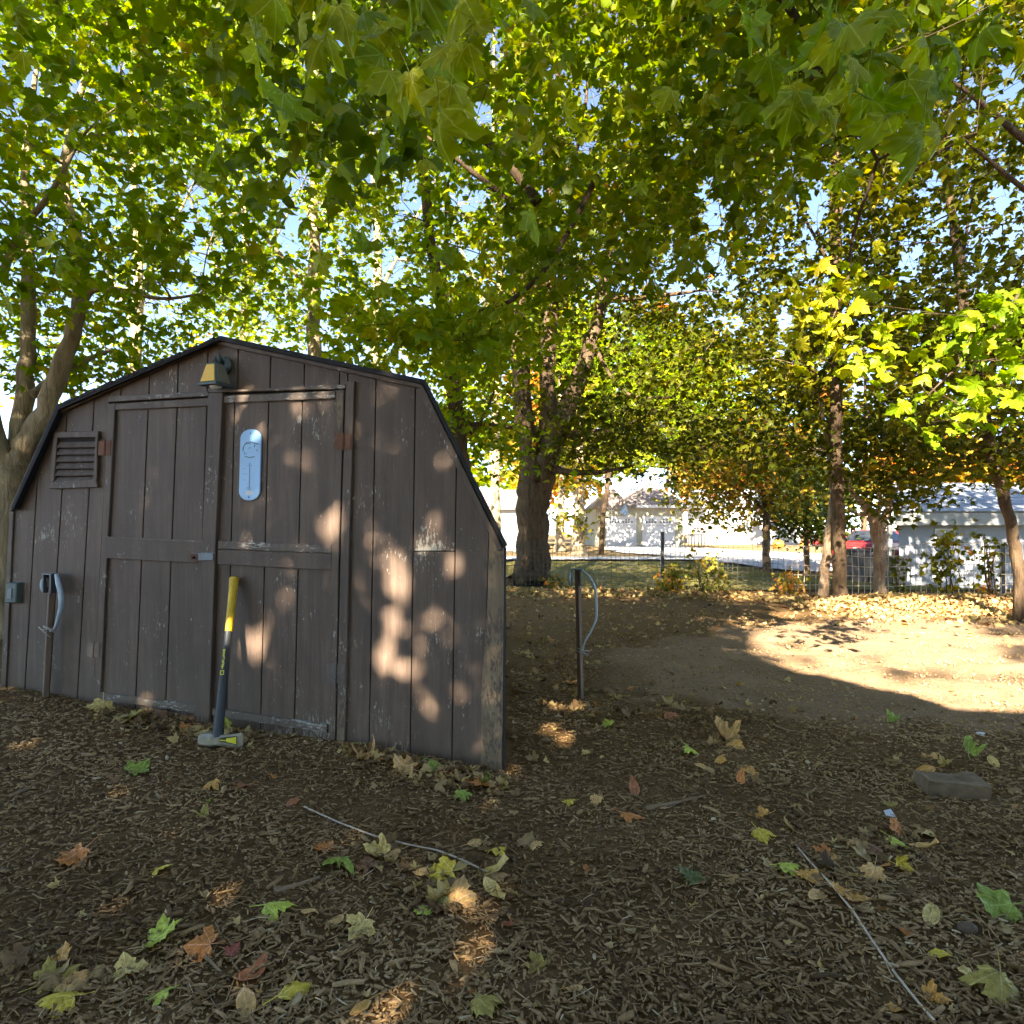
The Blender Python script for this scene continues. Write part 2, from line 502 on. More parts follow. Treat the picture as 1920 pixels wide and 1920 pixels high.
def sheet(name, xs, ys, mat, lift, inside=None):
    """a sheet that follows the terrain, lift above it"""
    X, Y = np.meshgrid(np.array(xs), np.array(ys))
    Z = ground_z(X, Y) + lift
    n, k = len(xs), len(ys)
    i = np.arange(n * k).reshape(k, n)
    q = np.stack([i[:-1, :-1].ravel(), i[:-1, 1:].ravel(), i[1:, 1:].ravel(), i[1:, :-1].ravel()], 1)
    if inside is not None:
        cxm = (X[:-1, :-1] + X[1:, 1:]).ravel() / 2; cym = (Y[:-1, :-1] + Y[1:, 1:]).ravel() / 2
        q = q[inside(cxm, cym)]
    T = np.concatenate([q[:, [0, 1, 2]], q[:, [0, 2, 3]]])
    V = np.stack([X.ravel(), Y.ravel(), Z.ravel()], 1)
    o = raw_mesh(name, V, T, mat, smooth=True)
    o['kind'] = 'structure'
    return o

def turf(name, stops, scale=30):
    m, nt, N, L, B = newmat(name)
    v = coords(N, L, 'Object')
    f = noise(N, L, v, scale, 6, 0.75); g = noise(N, L, v, 0.7, 4)
    s = math_node(N, L, 'MULTIPLY_ADD', g, 0.5); L.new(math_node(N, L, 'MULTIPLY', f, 0.6), N[-2].inputs[2])
    r = ramp(N, stops); L.new(s, r.inputs[0]); L.new(r.outputs[0], B.inputs['Base Color'])
    B.inputs['Roughness'].default_value = 0.9; B.inputs['Specular IOR Level'].default_value = 0.1
    bump(N, L, B, f, 1.0, 0.05)
    return m
M['lawn'] = turf('lawn', [(0.3, (0.060, 0.060, 0.012)), (0.5, (0.125, 0.118, 0.028)), (0.7, (0.25, 0.19, 0.065))])
M['leafy_lawn'] = turf('leafy_lawn', [(0.3, (0.10, 0.10, 0.03)), (0.5, (0.22, 0.15, 0.07)), (0.7, (0.36, 0.24, 0.11))], 12)
M['pavement'] = simple('pavement', (0.42, 0.41, 0.40), 0.9, 0.18, 6, 0.2)
M['asphalt'] = simple('asphalt', (0.10, 0.10, 0.11), 0.9, 0.2, 40, 0.3)
sheet('lawn', np.arange(-40, 60, 1.0), np.arange(14.6, 29.7, 0.6), M['lawn'], 0.03)
sheet('road', np.arange(-80, 90, 1.5), [29.9, 31, 32.5, 33.4], M['pavement'], 0.10)
sheet('far_lawn', np.arange(-90, 110, 2.0), np.arange(33.8, 140, 2.0), M['leafy_lawn'], 0.04)
def drive_in(x, y):
    l = np.interp(y, [33, 40, 48, 60, 70], [8.5, 6.5, 6.6, 8.4, 8.4]); r = np.interp(y, [33, 40, 48, 60, 70], [26, 19, 16.4, 16.2, 16.2])
    return (x > l) & (x < r)
sheet('driveway', np.arange(0, 30, 0.5), np.arange(33.2, 63.0, 0.6), M['pavement'], 0.11, drive_in)

# ---------------------------------------------------------------- leaf templates (u across, v along, w normal)
HALF = [(0.0, 0.07), (0.10, 0.00), (0.22, -0.05), (0.37, -0.02), (0.33, 0.08), (0.36, 0.16), (0.47, 0.20), (0.56, 0.30), (0.66, 0.36), (0.56, 0.42),
        (0.50, 0.53), (0.40, 0.50), (0.27, 0.48), (0.28, 0.60), (0.33, 0.68), (0.22, 0.73), (0.17, 0.83), (0.09, 0.90), (0.0, 1.06)]
def star_template(half, rings=1, curl=0.25, wave=0.05, seed=0):
    r = np.random.default_rng(seed)
    out = half + [(-x, y) for x, y in reversed(half[1:-1])]
    out = np.array(out); c = np.array([0.0, 0.32]); n = len(out)
    vs = [np.array([c])]
    for k in range(1, rings + 1):
        vs.append(c + (out - c) * (k / rings))
    V = np.concatenate(vs)
    w = -curl * V[:, 0] ** 2 * 1.6 - curl * 0.8 * (V[:, 1] - 0.32) ** 2 - 0.12 * np.abs(V[:, 0])
    w += wave * r.normal(0, 1, len(V)) * (np.hypot(V[:, 0], V[:, 1] - .32) * 2)
    T = []
    for i in range(n):
        j = (i + 1) % n
        T.append((0, 1 + i, 1 + j))
        for k in range(1, rings):
            p, q = 1 + (k - 1) * n, 1 + k * n
            T += [(p + i, q + i, q + j), (p + i, q + j, p + j)]
    V3 = np.column_stack([V, w])
    return V3, np.array(T)
T_HI = [star_template(HALF, 3, cv, wv, s) for s, (cv, wv) in enumerate([(0.25, 0.03), (0.6, 0.05), (-0.5, 0.05), (0.9, 0.08), (0.15, 0.04)])]
MIDH = [(0.0, 0.05), (0.34, -0.03), (0.36, 0.15), (0.65, 0.36), (0.28, 0.48), (0.30, 0.66), (0.0, 1.05)]
T_MID = [star_template(MIDH, 1, cv, wv, 20 + s) for s, (cv, wv) in enumerate([(0.3, 0.05), (0.7, 0.06), (-0.4, 0.05), (1.3, 0.10), (-1.1, 0.10)])]
LOH = [(0.0, 0.0), (0.42, 0.12), (0.5, 0.45), (0.22, 0.55), (0.0, 1.0)]
T_LO = [star_template(LOH, 1, cv, wv, 40 + s) for s, (cv, wv) in enumerate([(0.3, 0.05), (0.6, 0.08), (1.3, .12)])]
T_KITE = [(np.array([[0, 0, 0], [.48, .40, -.05], [0, 1.0, -.12], [-.48, .40, -.05]]), np.array([[0, 1, 2], [0, 2, 3]])), (np.array([[0, 0, 0], [.44, .45, .10], [.05, 1.0, -.1], [-.46, .38, .08]]), np.array([[0, 1, 2], [0, 2, 3]]))]
T_DRY = [star_template([(0.0, 0.0), (0.5, 0.3), (0.0, 1.0)], 1, 1.2, .18, 80), star_template([(0.0, 0.0), (0.45, 0.1), (0.42, 0.55), (0.0, 1.0)], 1, .9, .15, 81)]
OVH = [(0.0, 0.0), (0.12, 0.06), (0.24, 0.25), (0.27, 0.45), (0.2, 0.72), (0.08, 0.93), (0.0, 1.05)]
T_OVAL = [star_template(OVH, 2, cv, wv, 60 + s) for s, (cv, wv) in enumerate([(0.4, 0.03), (1.2, 0.05), (-0.9, 0.05)])]

def frames(n, droop, flat, r):
    """random leaf frames: tip directions and normals"""
    ang = r.uniform(0, 2 * math.pi, n)
    tip = np.column_stack([np.cos(ang), np.sin(ang), -droop + r.normal(0, 0.25, n)])
    tip /= np.linalg.norm(tip, axis=1)[:, None]
    up = np.column_stack([r.normal(0, 1 - flat, n), r.normal(0, 1 - flat, n), np.full(n, flat) + 0.15])
    nr = up - tip * np.sum(up * tip, 1)[:, None]
    nr /= np.linalg.norm(nr, axis=1)[:, None] + 1e-9
    return tip, nr

def leaf_arrays(P, size, tint, temps, tip, nr, r):
    side = np.cross(tip, nr)
    Vs, Ts, Cs, base = [], [], [], 0
    pick = r.integers(0, len(temps), len(P))
    for k, (tv, tt) in enumerate(temps):
        s = np.where(pick == k)[0]
        if not len(s): continue
        sz = size[s][:, None, None]
        V = P[s][:, None, :] + sz * (tv[None, :, 0:1] * side[s][:, None, :] + tv[None, :, 1:2] * tip[s][:, None, :] + tv[None, :, 2:3] * nr[s][:, None, :])
        n, q = len(s), len(tv)
        T = (tt[None] + (np.arange(n) * q)[:, None, None] + base).reshape(-1, 3)
        Vs.append(V.reshape(-1, 3)); Ts.append(T); Cs.append(np.repeat(tint[s], q)); base += n * q
    return np.concatenate(Vs), np.concatenate(Ts), np.concatenate(Cs)

# openings in the canopy: sun flecks on what they reach (point, radius), and thin spots where the sky shows
S_ = np.array(SUN)
NRM = Vector((-SHED_T, -1, 0)).normalized()
def Fp(px, py, off=0.0):
    dx, dz = (px - CX) / FPX, -(py - HY) / FPX
    Y = SHED_Y0 / (1 + SHED_T * dx)
    return Vector((dx * Y, Y, EYE + dz * Y)) + NRM * off
FLECKS = [(Fp(x, y), r) for x, y, r in [(736, 1185, .11), (750, 1225, .10), (785, 1268, .06), (700, 1215, .04), (798, 932, .045), (800, 972, .045), (812, 995, .06), (745, 1012, .045), (764, 1015, .04),
          (720, 1072, .045), (752, 1090, .045), (505, 1195, .09), (475, 1200, .11), (448, 1185, .08), (352, 1200, .06), (372, 1212, .06), (395, 1205, .05), (465, 778, .08), (485, 785, .05),
          (738, 805, .05), (610, 950, .05), (598, 975, .04), (630, 1000, .05), (715, 1040, .04), (742, 1045, .04), (925, 1245, .06), (500, 1075, .04), (855, 1330, .04)]]
for px, py, r in [(898, 1640, .055), (908, 1662, .06), (918, 1684, .065), (928, 1708, .065), (938, 1734, .065), (948, 1760, .06), (958, 1788, .055)]:
    FLECKS.append((on_ground(px, py), r))
for py, xa, xb in [(1132, 1540, 1860), (1150, 1480, 1860), (1172, 1440, 1840), (1195, 1440, 1860), (1220, 1450, 1890), (1250, 1500, 1930), (1290, 1600, 1960), (1330, 1700, 1990)]:
    for px in range(xa, xb + 1, 45):
        g_ = on_ground(px, py); FLECKS.append((g_, 0.24 if py < 1200 else 0.20))
for px, py in [(1290, 1172), (1340, 1178), (1390, 1185), (1330, 1158), (1240, 1165)]:
    FLECKS.append((on_ground(px, py), 0.05))
FL_P = np.array([tuple(p) for p, r in FLECKS]); FL_R = np.array([r for p, r in FLECKS])
FLECKS_N = [(at(1560, 590, 5.1), .26), (at(1540, 640, 5.0), .18), (at(1800, 690, 4.7), .24), (at(1750, 740, 4.6), .18), (at(1850, 650, 4.8), .14), (at(1500, 60, 2.1), .12), (at(1770, 60, 2.0), .12), (at(1760, 110, 2.2), .1)]
FL_P = np.concatenate([FL_P, np.array([tuple(p) for p, _ in FLECKS_N])]); FL_R = np.concatenate([FL_R, np.array([q for _, q in FLECKS_N])])
SKY_GAPS = [(365, 380, 26, 60), (375, 470, 22, 50), (300, 575, 40, 25), (330, 545, 30, 25), (60, 150, 22, 30), (130, 285, 26, 22), (225, 130, 18, 14), (150, 150, 14, 30), (640, 70, 18, 14),
            (560, 330, 30, 26), (545, 420, 25, 60), (700, 330, 22, 14), (735, 495, 28, 38), (770, 375, 30, 40), (745, 420, 16, 22), (880, 370, 40, 24), (925, 85, 22, 45), (905, 210, 30, 30), (800, 560, 25, 14), (885, 470, 20, 14),
            (705, 450, 16, 30), (690, 510, 20, 16), (500, 600, 18, 22), (600, 610, 14, 10), (900, 560, 20, 16), (760, 165, 14, 8), (870, 830, 18, 22), (925, 860, 16, 20), (915, 940, 26, 34),
            (1325, 350, 26, 28), (1340, 400, 20, 40), (1345, 470, 18, 35), (1280, 545, 30, 18), (1365, 540, 22, 30), (1370, 600, 22, 22), (1270, 290, 16, 14), (1040, 130, 24, 18), (1110, 180, 22, 30), (1100, 270, 26, 14), (1030, 355, 26, 14), (1050, 380, 18, 10),
            (1710, 470, 26, 36), (1730, 360, 20, 16), (1755, 335, 18, 14), (1880, 360, 24, 22), (1890, 150, 22, 40), (1690, 310, 16, 10), (1700, 500, 22, 22), (1530, 380, 22, 45), (1520, 450, 14, 30), (1475, 590, 22, 30), (1465, 640, 16, 26), (1470, 205, 14, 10),
            (1620, 700, 18, 28), (1605, 745, 20, 24), (1590, 660, 14, 20), (1530, 680, 18, 20), (1790, 755, 22, 16), (1850, 790, 18, 14), (1260, 800, 26, 26), (1215, 860, 24, 22), (1235, 890, 20, 22), (1310, 760, 22, 14), (1395, 690, 20, 18), (1160, 900, 18, 14), (1120, 800, 14, 14)]
GP = np.array(SKY_GAPS, dtype=float)

def keep_mask(P, r, gaps=0.93, flecks=True, margin=0.05):
    k = np.ones(len(P), bool)
    front = P[:, 1] > 0.3
    yy = np.where(front, P[:, 1], 1.0)
    px = CX + P[:, 0] / yy * FPX; py = HY - (P[:, 2] - EYE) / yy * FPX
    u = r.uniform(0, 1, len(P))
    if gaps > 0:
        for cx_, cy_, rx, ry in GP:
            dd = ((px - cx_) / rx) ** 2 + ((py - cy_) / ry) ** 2
            k &= ~(front & (dd < 1.0 + 0.6 * (u - 0.5)) & (u < gaps))
    if flecks:
        for tp, tr in zip(FL_P, FL_R):
            q = P - tp
            along = q @ S_
            perp = np.linalg.norm(q - along[:, None] * S_, axis=1)
            k &= ~((along > 0.06) & (perp < tr + margin))
    return k

# ---------------------------------------------------------------- trees
def limb(pts, seg=5, wob=0.02, r=None):
    """pts: list of (Vector, radius) -> finer wobbling polyline"""
    r = r or random
    out = []
    P = [p for p, _ in pts]; Q = [q for _, q in pts]
    for i in range(len(P) - 1):
        p0 = P[max(i - 1, 0)]; p1 = P[i]; p2 = P[i + 1]; p3 = P[min(i + 2, len(P) - 1)]
        for k in range(seg):
            t = k / seg
            v = 0.5 * ((2 * p1) + (p2 - p0) * t + (2 * p0 - 5 * p1 + 4 * p2 - p3) * t * t + (3 * p1 - p0 - 3 * p2 + p3) * t ** 3)
            rr = Q[i] + (Q[i + 1] - Q[i]) * t
            out.append((v + Vector((r.gauss(0, 1), r.gauss(0, 1), r.gauss(0, 0.3))) * wob * min(1, rr * 6), rr * (1 + r.gauss(0, 0.03))))
    out.append((P[-1], Q[-1]))
    return out

def make_tree(name, label, limbs, clusters, leaves, mats, temps=None, size=0.12, tint=(0.3, 0.12), spread=(0.35, 0.35, 0.16), droop=0.45, flat=0.62,
              seed=1, group=None, cat='tree', gaps=0.93, sides=10, twig=0.006, maxlink=1e9, flecks=True, margin=None, extra=None, crown_mat=None):
    """limbs: list of [(Vector, radius), ...] first = trunk; clusters (n,3): spray centres; leaves: per spray"""
    r = np.random.default_rng(seed); rp = random.Random(seed)
    base = limbs[0][0][0].copy()
    root = empty(name, base)
    tag(root, label, cat, group)
    tr = MB()
    nodes, rad = [], []
    for k, lb in enumerate(limbs):
        fine = limb(lb, 5, 0.02, rp)
        rr_ = [max(0.004, q) for _, q in fine]
        if k == 0 and rr_[0] > .09: rr_[0] *= 1.35; rr_[1] *= 1.12
        tr.tube([p for p, _ in fine], rr_, sides + 6 if k == 0 else max(6, sides), True, .07 if rr_[0] > .08 else .03)
        lo = 1 if k else len(fine) // 3
        for p, q in fine[lo:]:
            nodes.append(tuple(p)); rad.append(q)
    if k == 0 and not nodes: nodes.append(tuple(base))
    tr.build('trunk', mats[0], root, smooth=True)
    C = np.asarray(clusters, float)
    NB = np.array(nodes)
    d0 = np.array([np.min(np.linalg.norm(NB - c, axis=1)) for c in C])
    C = C[np.argsort(d0)]
    all_n = list(map(np.array, nodes)); nr_ = list(rad)
    tw = MB()
    for c in C:
        A = np.array(all_n)
        # prefer joints that lie lower and closer
        dd = np.linalg.norm(A - c, axis=1) + 0.35 * np.clip(A[:, 2] - c[2], 0, 9)
        j = int(np.argmin(dd)); p0 = A[j]; ln = np.linalg.norm(c - p0)
        if ln < maxlink:
            mid = (p0 + c) / 2 + np.array([rp.gauss(0, .07), rp.gauss(0, .07), rp.gauss(0.03, .06)]) * ln
            r0 = min(nr_[j] * 0.75, twig * (1.4 + 1.3 * ln)); r1 = max(0.0022, min(r0 * 0.6, twig))
            pts = []
            for t in (0, .25, .5, .75, 1):
                pts.append(Vector((1 - t) ** 2 * p0 + 2 * t * (1 - t) * mid + t * t * c))
            tw.tube(pts, [r0 + (r1 - r0) * t for t in (0, .25, .5, .75, 1)], 5, False)
            m1 = (p0 + 2 * mid + c) / 4
            all_n += [m1, c]; nr_ += [(r0 + r1) / 2, r1]
            # side twigs
            for _ in range(2):
                e = c + np.array([rp.gauss(0, spread[0]), rp.gauss(0, spread[1]), rp.gauss(-0.02, spread[2])])
                tw.tube([Vector(m1 if rp.random() < .5 else c), Vector((c + e) / 2 + np.array([0, 0, .03])), Vector(e)], [r1, r1 * .8, r1 * .5], 4, False)
    if tw.v: tw.build('branches', mats[0], root, smooth=True)['kind'] = 'stuff'
    # leaves
    n = len(C) * leaves
    cid = np.repeat(np.arange(len(C)), leaves)
    P = C[cid] + r.normal(0, 1, (n, 3)) * np.array(spread)
    ct = r.normal(tint[0], tint[1], len(C))
    tn = np.clip(ct[cid] + r.normal(0, tint[1] * 0.7, n), 0, 1)
    if extra is not None: tn = np.clip(extra(P, tn, r), 0, 1)
    k = keep_mask(P, r, gaps, flecks, size * .5 if margin is None else margin)
    P, tn = P[k], tn[k]; n = len(P)
    tip, nrm_ = frames(n, droop, flat, r)
    sz = size * r.uniform(0.45, 1.25, n)
    V, T, Cc = leaf_arrays(P, sz, tn, temps or T_MID, tip, nrm_, r)
    o = raw_mesh('crown', V, T, mats[1], Cc, root, smooth=False)
    o['kind'] = 'stuff'
    return root

def px_cloud(n, x, y, Y, r, shape=None, zmin=0.3):
    """spray centres spread over a block of space given by its bearing limits and distances"""
    out = []
    while len(out) < n:
        xx, yy, dd = r.uniform(*x), r.uniform(*y), r.uniform(*Y)
        if shape is not None and not shape(xx, yy, dd): continue
        p = at(xx, yy, dd)
        if p.z < zmin: continue
        out.append(tuple(p))
    return np.array(out)

# ---------------------------------------------------------------- buildings
M['cream_wall'] = simple('cream_wall', (0.30, 0.275, 0.20), 0.8, 0.06, 6, 0.1)
M['white_paint'] = simple('white_paint', (0.50, 0.49, 0.50), 0.6, 0.06, 6, 0.05)
M['white_siding'] = simple('white_siding', (0.50, 0.50, 0.50), 0.7, 0.08, 6, 0.1)
M['blue_siding'] = simple('blue_siding', (0.20, 0.215, 0.24), 0.7, 0.12, 6, 0.1)
M['grey_trim'] = simple('grey_trim', (0.20, 0.20, 0.19), 0.7, 0.12, 6, 0.1)
M['roof_brown'] = simple('roof_brown', (0.20, 0.165, 0.15), 0.9, 0.3, 15, 0.4)
M['roof_grey'] = simple('roof_grey', (0.24, 0.26, 0.29), 0.85, 0.25, 25, 0.4)
M['glass_dark'] = simple('glass_dark', (0.03, 0.035, 0.04), 0.12, 0.1, 3, 0)
M['red_car'] = simple('red_car', (0.55, 0.03, 0.03), 0.25, 0.05, 3, 0)
M['tyre'] = simple('tyre', (0.02, 0.02, 0.02), 0.8, 0.1, 30, 0.1)
M['chrome'] = simple('chrome', (0.5, 0.5, 0.5), 0.3, 0.1, 30, 0, 0.8)
M['flag_blue'] = simple('flag_blue', (0.16, 0.36, 0.62), 0.7, 0.1, 6, 0.05)
M['pumpkin'] = simple('pumpkin', (0.62, 0.24, 0.03), 0.6, 0.15, 8, 0.1)
M['house_wall'] = simple('house_wall', (0.40, 0.39, 0.36), 0.8, 0.1, 6, 0.1)

def window(root, x0, x1, y, z0, z1, bars=1, frame=0.08):
    w = MB()
    w.box(x0, x1, y - 0.05, y, z0, z0 + frame); w.box(x0, x1, y - 0.05, y, z1 - frame, z1)
    w.box(x0, x0 + frame, y - 0.05, y, z0 + frame, z1 - frame); w.box(x1 - frame, x1, y - 0.05, y, z0 + frame, z1 - frame)
    for k in range(bars):
        xm = x0 + (x1 - x0) * (k + 1) / (bars + 1)
        w.box(xm - 0.03, xm + 0.03, y - 0.04, y, z0 + frame, z1 - frame)
    f = w.build('window', M['white_paint'], root)
    MB().box(x0 + 0.02, x1 - 0.02, y - 0.02, y - 0.005, z0 + 0.02, z1 - 0.02).build('pane', M['glass_dark'], f)
    return f

def clapboards(root, x0, x1, y, z0, z1, step, mat, holes=()):
    z = z0
    while z < z1 - 0.02:
        t = min(z + step, z1)
        spans = [(x0, x1)]
        for hx0, hx1, hz0, hz1 in holes:
            if t > hz0 and z < hz1:
                ns = []
                for a, b in spans:
                    if hx0 > a: ns.append((a, min(b, hx0)))
                    if hx1 < b: ns.append((max(a, hx1), b))
                spans = [s for s in ns if s[1] - s[0] > 0.02]
        for a, b in spans:
            MB().hexa([(a, y - 0.025, z), (b, y - 0.025, z), (b, y, z), (a, y, z)], [(a, y - 0.006, t), (b, y - 0.006, t), (b, y, t), (a, y, t)]).build('clapboard', mat, root)
        z = t

# cream house with the two garage doors
GYd = 63.0
k_ = GYd / FPX
gx0, gx1 = (1117 - CX) * k_, (1281 - CX) * k_
zb = gz(12, 63) - 0.1; ze = EYE + 52 * k_
gar = empty('garage_house', ((gx0 + gx1) / 2, GYd, zb))
tag(gar, 'cream house with two white garage doors at the end of the drive', 'house')
MB().box(gx0, gx1, GYd, GYd + 9, zb, ze).build('wall', M['cream_wall'], gar)
pk = at(1216, 906, GYd + 4.5); ov = 0.5
rf = MB()
rf.add([(gx0 + 2.2, GYd - ov, ze), (gx1 + ov, GYd - ov, ze), (gx1 + ov, GYd + 9 + ov, ze), (gx0 + 2.2, GYd + 9 + ov, ze), (pk.x, pk.y, pk.z + 0.2)],
       [(0, 1, 4), (1, 2, 4), (2, 3, 4), (3, 0, 4), (3, 2, 1, 0)])
roof = rf.build('roof', M['roof_brown'], gar)
MB().tube([(pk.x, pk.y, pk.z - 0.1), (pk.x, pk.y, pk.z + 0.5), (pk.x, pk.y, pk.z + 0.75)], [0.28, 0.16, 0.02], 8).build('finial', M['roof_brown'], roof)
lg = MB()
g0, g1, gm = gx0 - ov, gx0 + 3.6, gx0 + 1.6
lg.hexa([(g0, GYd - 0.4, ze - 0.3), (g1, GYd - 0.4, ze - 0.3), (gm, GYd - 0.4, ze + 1.6)], [(g0, GYd + 8, ze - 0.3), (g1, GYd + 8, ze - 0.3), (gm, GYd + 8, ze + 1.6)])
lg.build('roof', M['roof_brown'], gar)
MB().box(gx0 + 3.7, gx1 + 0.55, GYd - 0.62, GYd - 0.42, ze - 0.22, ze + 0.02).build('gutter', M['white_paint'], gar)
for dx0, dx1 in ((1139, 1190), (1207, 1262)):
    a, b = (dx0 - CX) * k_, (dx1 - CX) * k_
    z1 = EYE + 29 * k_
    d_ = MB(); fr = 0.14
    d_.box(a - fr, a, GYd - 0.08, GYd, zb, z1 + fr); d_.box(b, b + fr, GYd - 0.08, GYd, zb, z1 + fr); d_.box(a, b, GYd - 0.08, GYd, z1, z1 + fr)
    fr_ = d_.build('garage_door', M['white_paint'], gar)
    for q in range(4):
        zz0 = zb + (z1 - zb) * q / 4; zz1 = zb + (z1 - zb) * (q + 1) / 4
        MB().box(a + 0.01, b - 0.01, GYd - 0.05, GYd - 0.005, zz0 + 0.012, zz1 - 0.012).build('panel', M['white_paint'], fr_, bevel=0.01)
    for s0 in (0.06, 0.55):
        for q in range(4):
            for rr_ in range(2):
                if rr_ == 1 and q in (0, 3): continue
                u0 = a + (b - a) * (s0 + q * 0.10); z0 = z1 - 0.46 + rr_ * 0.2
                MB().box(u0, u0 + (b - a) * 0.07, GYd - 0.065, GYd - 0.04, z0, z0 + 0.14).build('pane', M['glass_dark'], fr_)
window(gar, (1141 - CX) * k_, (1151 - CX) * k_, GYd - 0.02, EYE + 42 * k_, EYE + 58 * k_)
pl = at(1165, 962, GYd - 0.4)
fl = empty('flag', (pl.x, pl.y, pl.z))
tag(fl, 'blue and white flag hanging on a slanted pole by the garage', 'flag')
MB().tube([at(1160, 968, GYd - 0.02), at(1176, 944, GYd - 1.0)], 0.025, 6).build('pole', M['white_paint'], fl)
fg = MB(); A_, B_, Cc_, D_ = at(1162, 960, GYd - .5), at(1172, 945, GYd - 1.0), at(1178, 960, GYd - 1.0), at(1174, 968, GYd - .55)
fg.hexa([A_, B_, Cc_, D_], [v + Vector((0.02, -0.03, 0)) for v in (A_, B_, Cc_, D_)])
fgo = fg.build('cloth', M['flag_blue'], fl)
st = MB()
for t0, t1 in ((0.28, 0.42), (0.62, 0.75)):
    q = [A_.lerp(D_, t0), B_.lerp(Cc_, t0), B_.lerp(Cc_, t1), A_.lerp(D_, t1)]
    st.hexa([v + Vector((0, -0.06, 0)) for v in q], [v + Vector((0, -0.075, 0)) for v in q])
st.build('stripe', M['white_paint'], fgo)

def plain_house(name, label, x0, x1, y, z0, ze, depth, wall, roofm, ridge, wins=()):
    h = empty(name, ((x0 + x1) / 2, y, z0)); tag(h, label, 'house')
    MB().box(x0, x1, y, y + depth, z0, ze).build('wall', wall, h)
    MB().hexa([(x0 - .4, y - .4, ze), (x0 - .4, y + depth + .4, ze), (x0 - .4, y + depth / 2, ze + ridge)],
              [(x1 + .4, y - .4, ze), (x1 + .4, y + depth + .4, ze), (x1 + .4, y + depth / 2, ze + ridge)]).build('roof', roofm, h)
    for w in wins: window(h, w[0], w[1], y - 0.02, w[2], w[3])
    return h
k2 = 78 / FPX
plain_house('white_house', 'long white house behind the orange leaved tree', (1322 - CX) * k2, (1500 - CX) * k2, 78, -0.2, EYE + 48 * k2, 8, M['white_siding'], M['roof_grey'], 2.4,
            [((1392 - CX) * k2, (1404 - CX) * k2, EYE + 8 * k2, EYE + 24 * k2), ((1440 - CX) * k2, (1452 - CX) * k2, EYE + 8 * k2, EYE + 24 * k2)])
k3 = 46 / FPX
plain_house('pale_house', 'pale sided house glimpsed between shed corner and thick trunk', (905 - CX) * k3, (1004 - CX) * k3, 46, -0.2, EYE + 44 * k3, 7, M['white_siding'], M['roof_brown'], 1.6,
            [((922 - CX) * k3, (936 - CX) * k3, EYE - 2 * k3, EYE + 24 * k3)])
rl = empty('iron_railing', (at(1305, 1020, 70).x, 70, 0)); tag(rl, 'black railing between the garage house and the white house', 'railing')
r0_, r1_ = at(1284, 1020, 70).x, at(1334, 1020, 70).x
MB().box(r0_, r1_, 69.96, 70.04, 1.05, 1.15).build('top_rail', M['black_paint'], rl)
for q in range(9):
    xx = r0_ + (r1_ - r0_) * q / 8
    MB().box(xx - .035, xx + .035, 69.955, 70.045, -0.1, 1.05).build('baluster', M['black_paint'], rl)

# blue-grey outbuilding on the lower plot
BY = 24.0
kb = BY / FPX
bx0, bx1 = (1686 - CX) * kb, (1686 - CX) * kb + 9
bz0 = gz(15, 24) - 0.05; bze = EYE + 16 * kb
ob = empty('blue_outbuilding', (bx0 + 4, BY, bz0)); tag(ob, 'blue-grey sided outbuilding with a pale shingled roof beyond the fence', 'outbuilding')
SKW = .58
MB().hexa([(bx0 + .03, BY + .03, bz0), (bx1, BY + .03, bz0), (bx1 + 6 * SKW, BY + 6, bz0), (bx0 + .03 + 6 * SKW, BY + 6, bz0)], [(bx0 + .03, BY + .03, bze), (bx1, BY + .03, bze), (bx1 + 6 * SKW, BY + 6, bze), (bx0 + .03 + 6 * SKW, BY + 6, bze)]).build('wall', M['blue_siding'], ob)
wx0, wx1 = (1752 - CX) * kb, (1790 - CX) * kb; wz0, wz1 = EYE - 26 * kb, EYE + 9 * kb
clapboards(ob, bx0, bx1, BY + .03, bz0 + 0.02, bze, 0.17, M['blue_siding'], [(wx0, wx1, wz0, wz1)])
window(ob, wx0, wx1, BY + 0.02, wz0, wz1, 1, 0.05)
MB().box(bx0 - .45, bx1 + .4, BY - .62, BY - .52, bze - .02, bze + .42).build('fascia', M['grey_trim'], ob)
MB().box(bx0 - .45, bx1 + .4, BY - .5, BY + .02, bze + .02, bze + .06).build('soffit', M['grey_trim'], ob)
rs = Vector((0, 3.6, 1.25)).normalized(); rn = Vector((0, -rs.z, rs.y))
e0 = Vector((bx0 - .5, BY - .7, bze + .45))
sl = math.hypot(3.6, 1.25) / 9
for q in range(9):
    p = e0 + rs * sl * q; p.x += SKW * (p.y - e0.y)
    MB().hexa([p, p + Vector((bx1 - bx0 + 1, 0, 0)), p + Vector((bx1 - bx0 + 1, 0, 0)) + rs * sl, p + rs * sl],
              [p + rn * .03, p + Vector((bx1 - bx0 + 1, 0, 0)) + rn * .03, p + Vector((bx1 - bx0 + 1, 0, 0)) + rs * sl + rn * .008, p + rs * sl + rn * .008]).build('shingle_course', M['roof_grey'], ob)
p9 = e0 + rs * sl * 9; p9.x += SKW * (p9.y - e0.y)
MB().hexa([e0, e0 + Vector((7.2 * SKW, 7.2, 0)), p9], [v + Vector((bx1 - bx0 + 1, 0, 0)) for v in (e0 - Vector((0, 0, .004)), e0 + Vector((7.2 * SKW, 7.2, 0)), p9 - Vector((0, 0, .004)))]).build('roof', M['roof_grey'], ob)
pp_ = at(1668, 1000, BY - 1.2)
MB().box(pp_.x - .06, pp_.x + .06, pp_.y - .06, pp_.y + .06, gz(pp_.x, pp_.y) - .05, bze + .1).build('porch_post', M['grey_trim'], ob)
MB().box(pp_.x - .1, bx0 + .1, pp_.y - .08, pp_.y + .08, bze + .1, bze + .3).build('porch_beam', M['grey_trim'], ob)

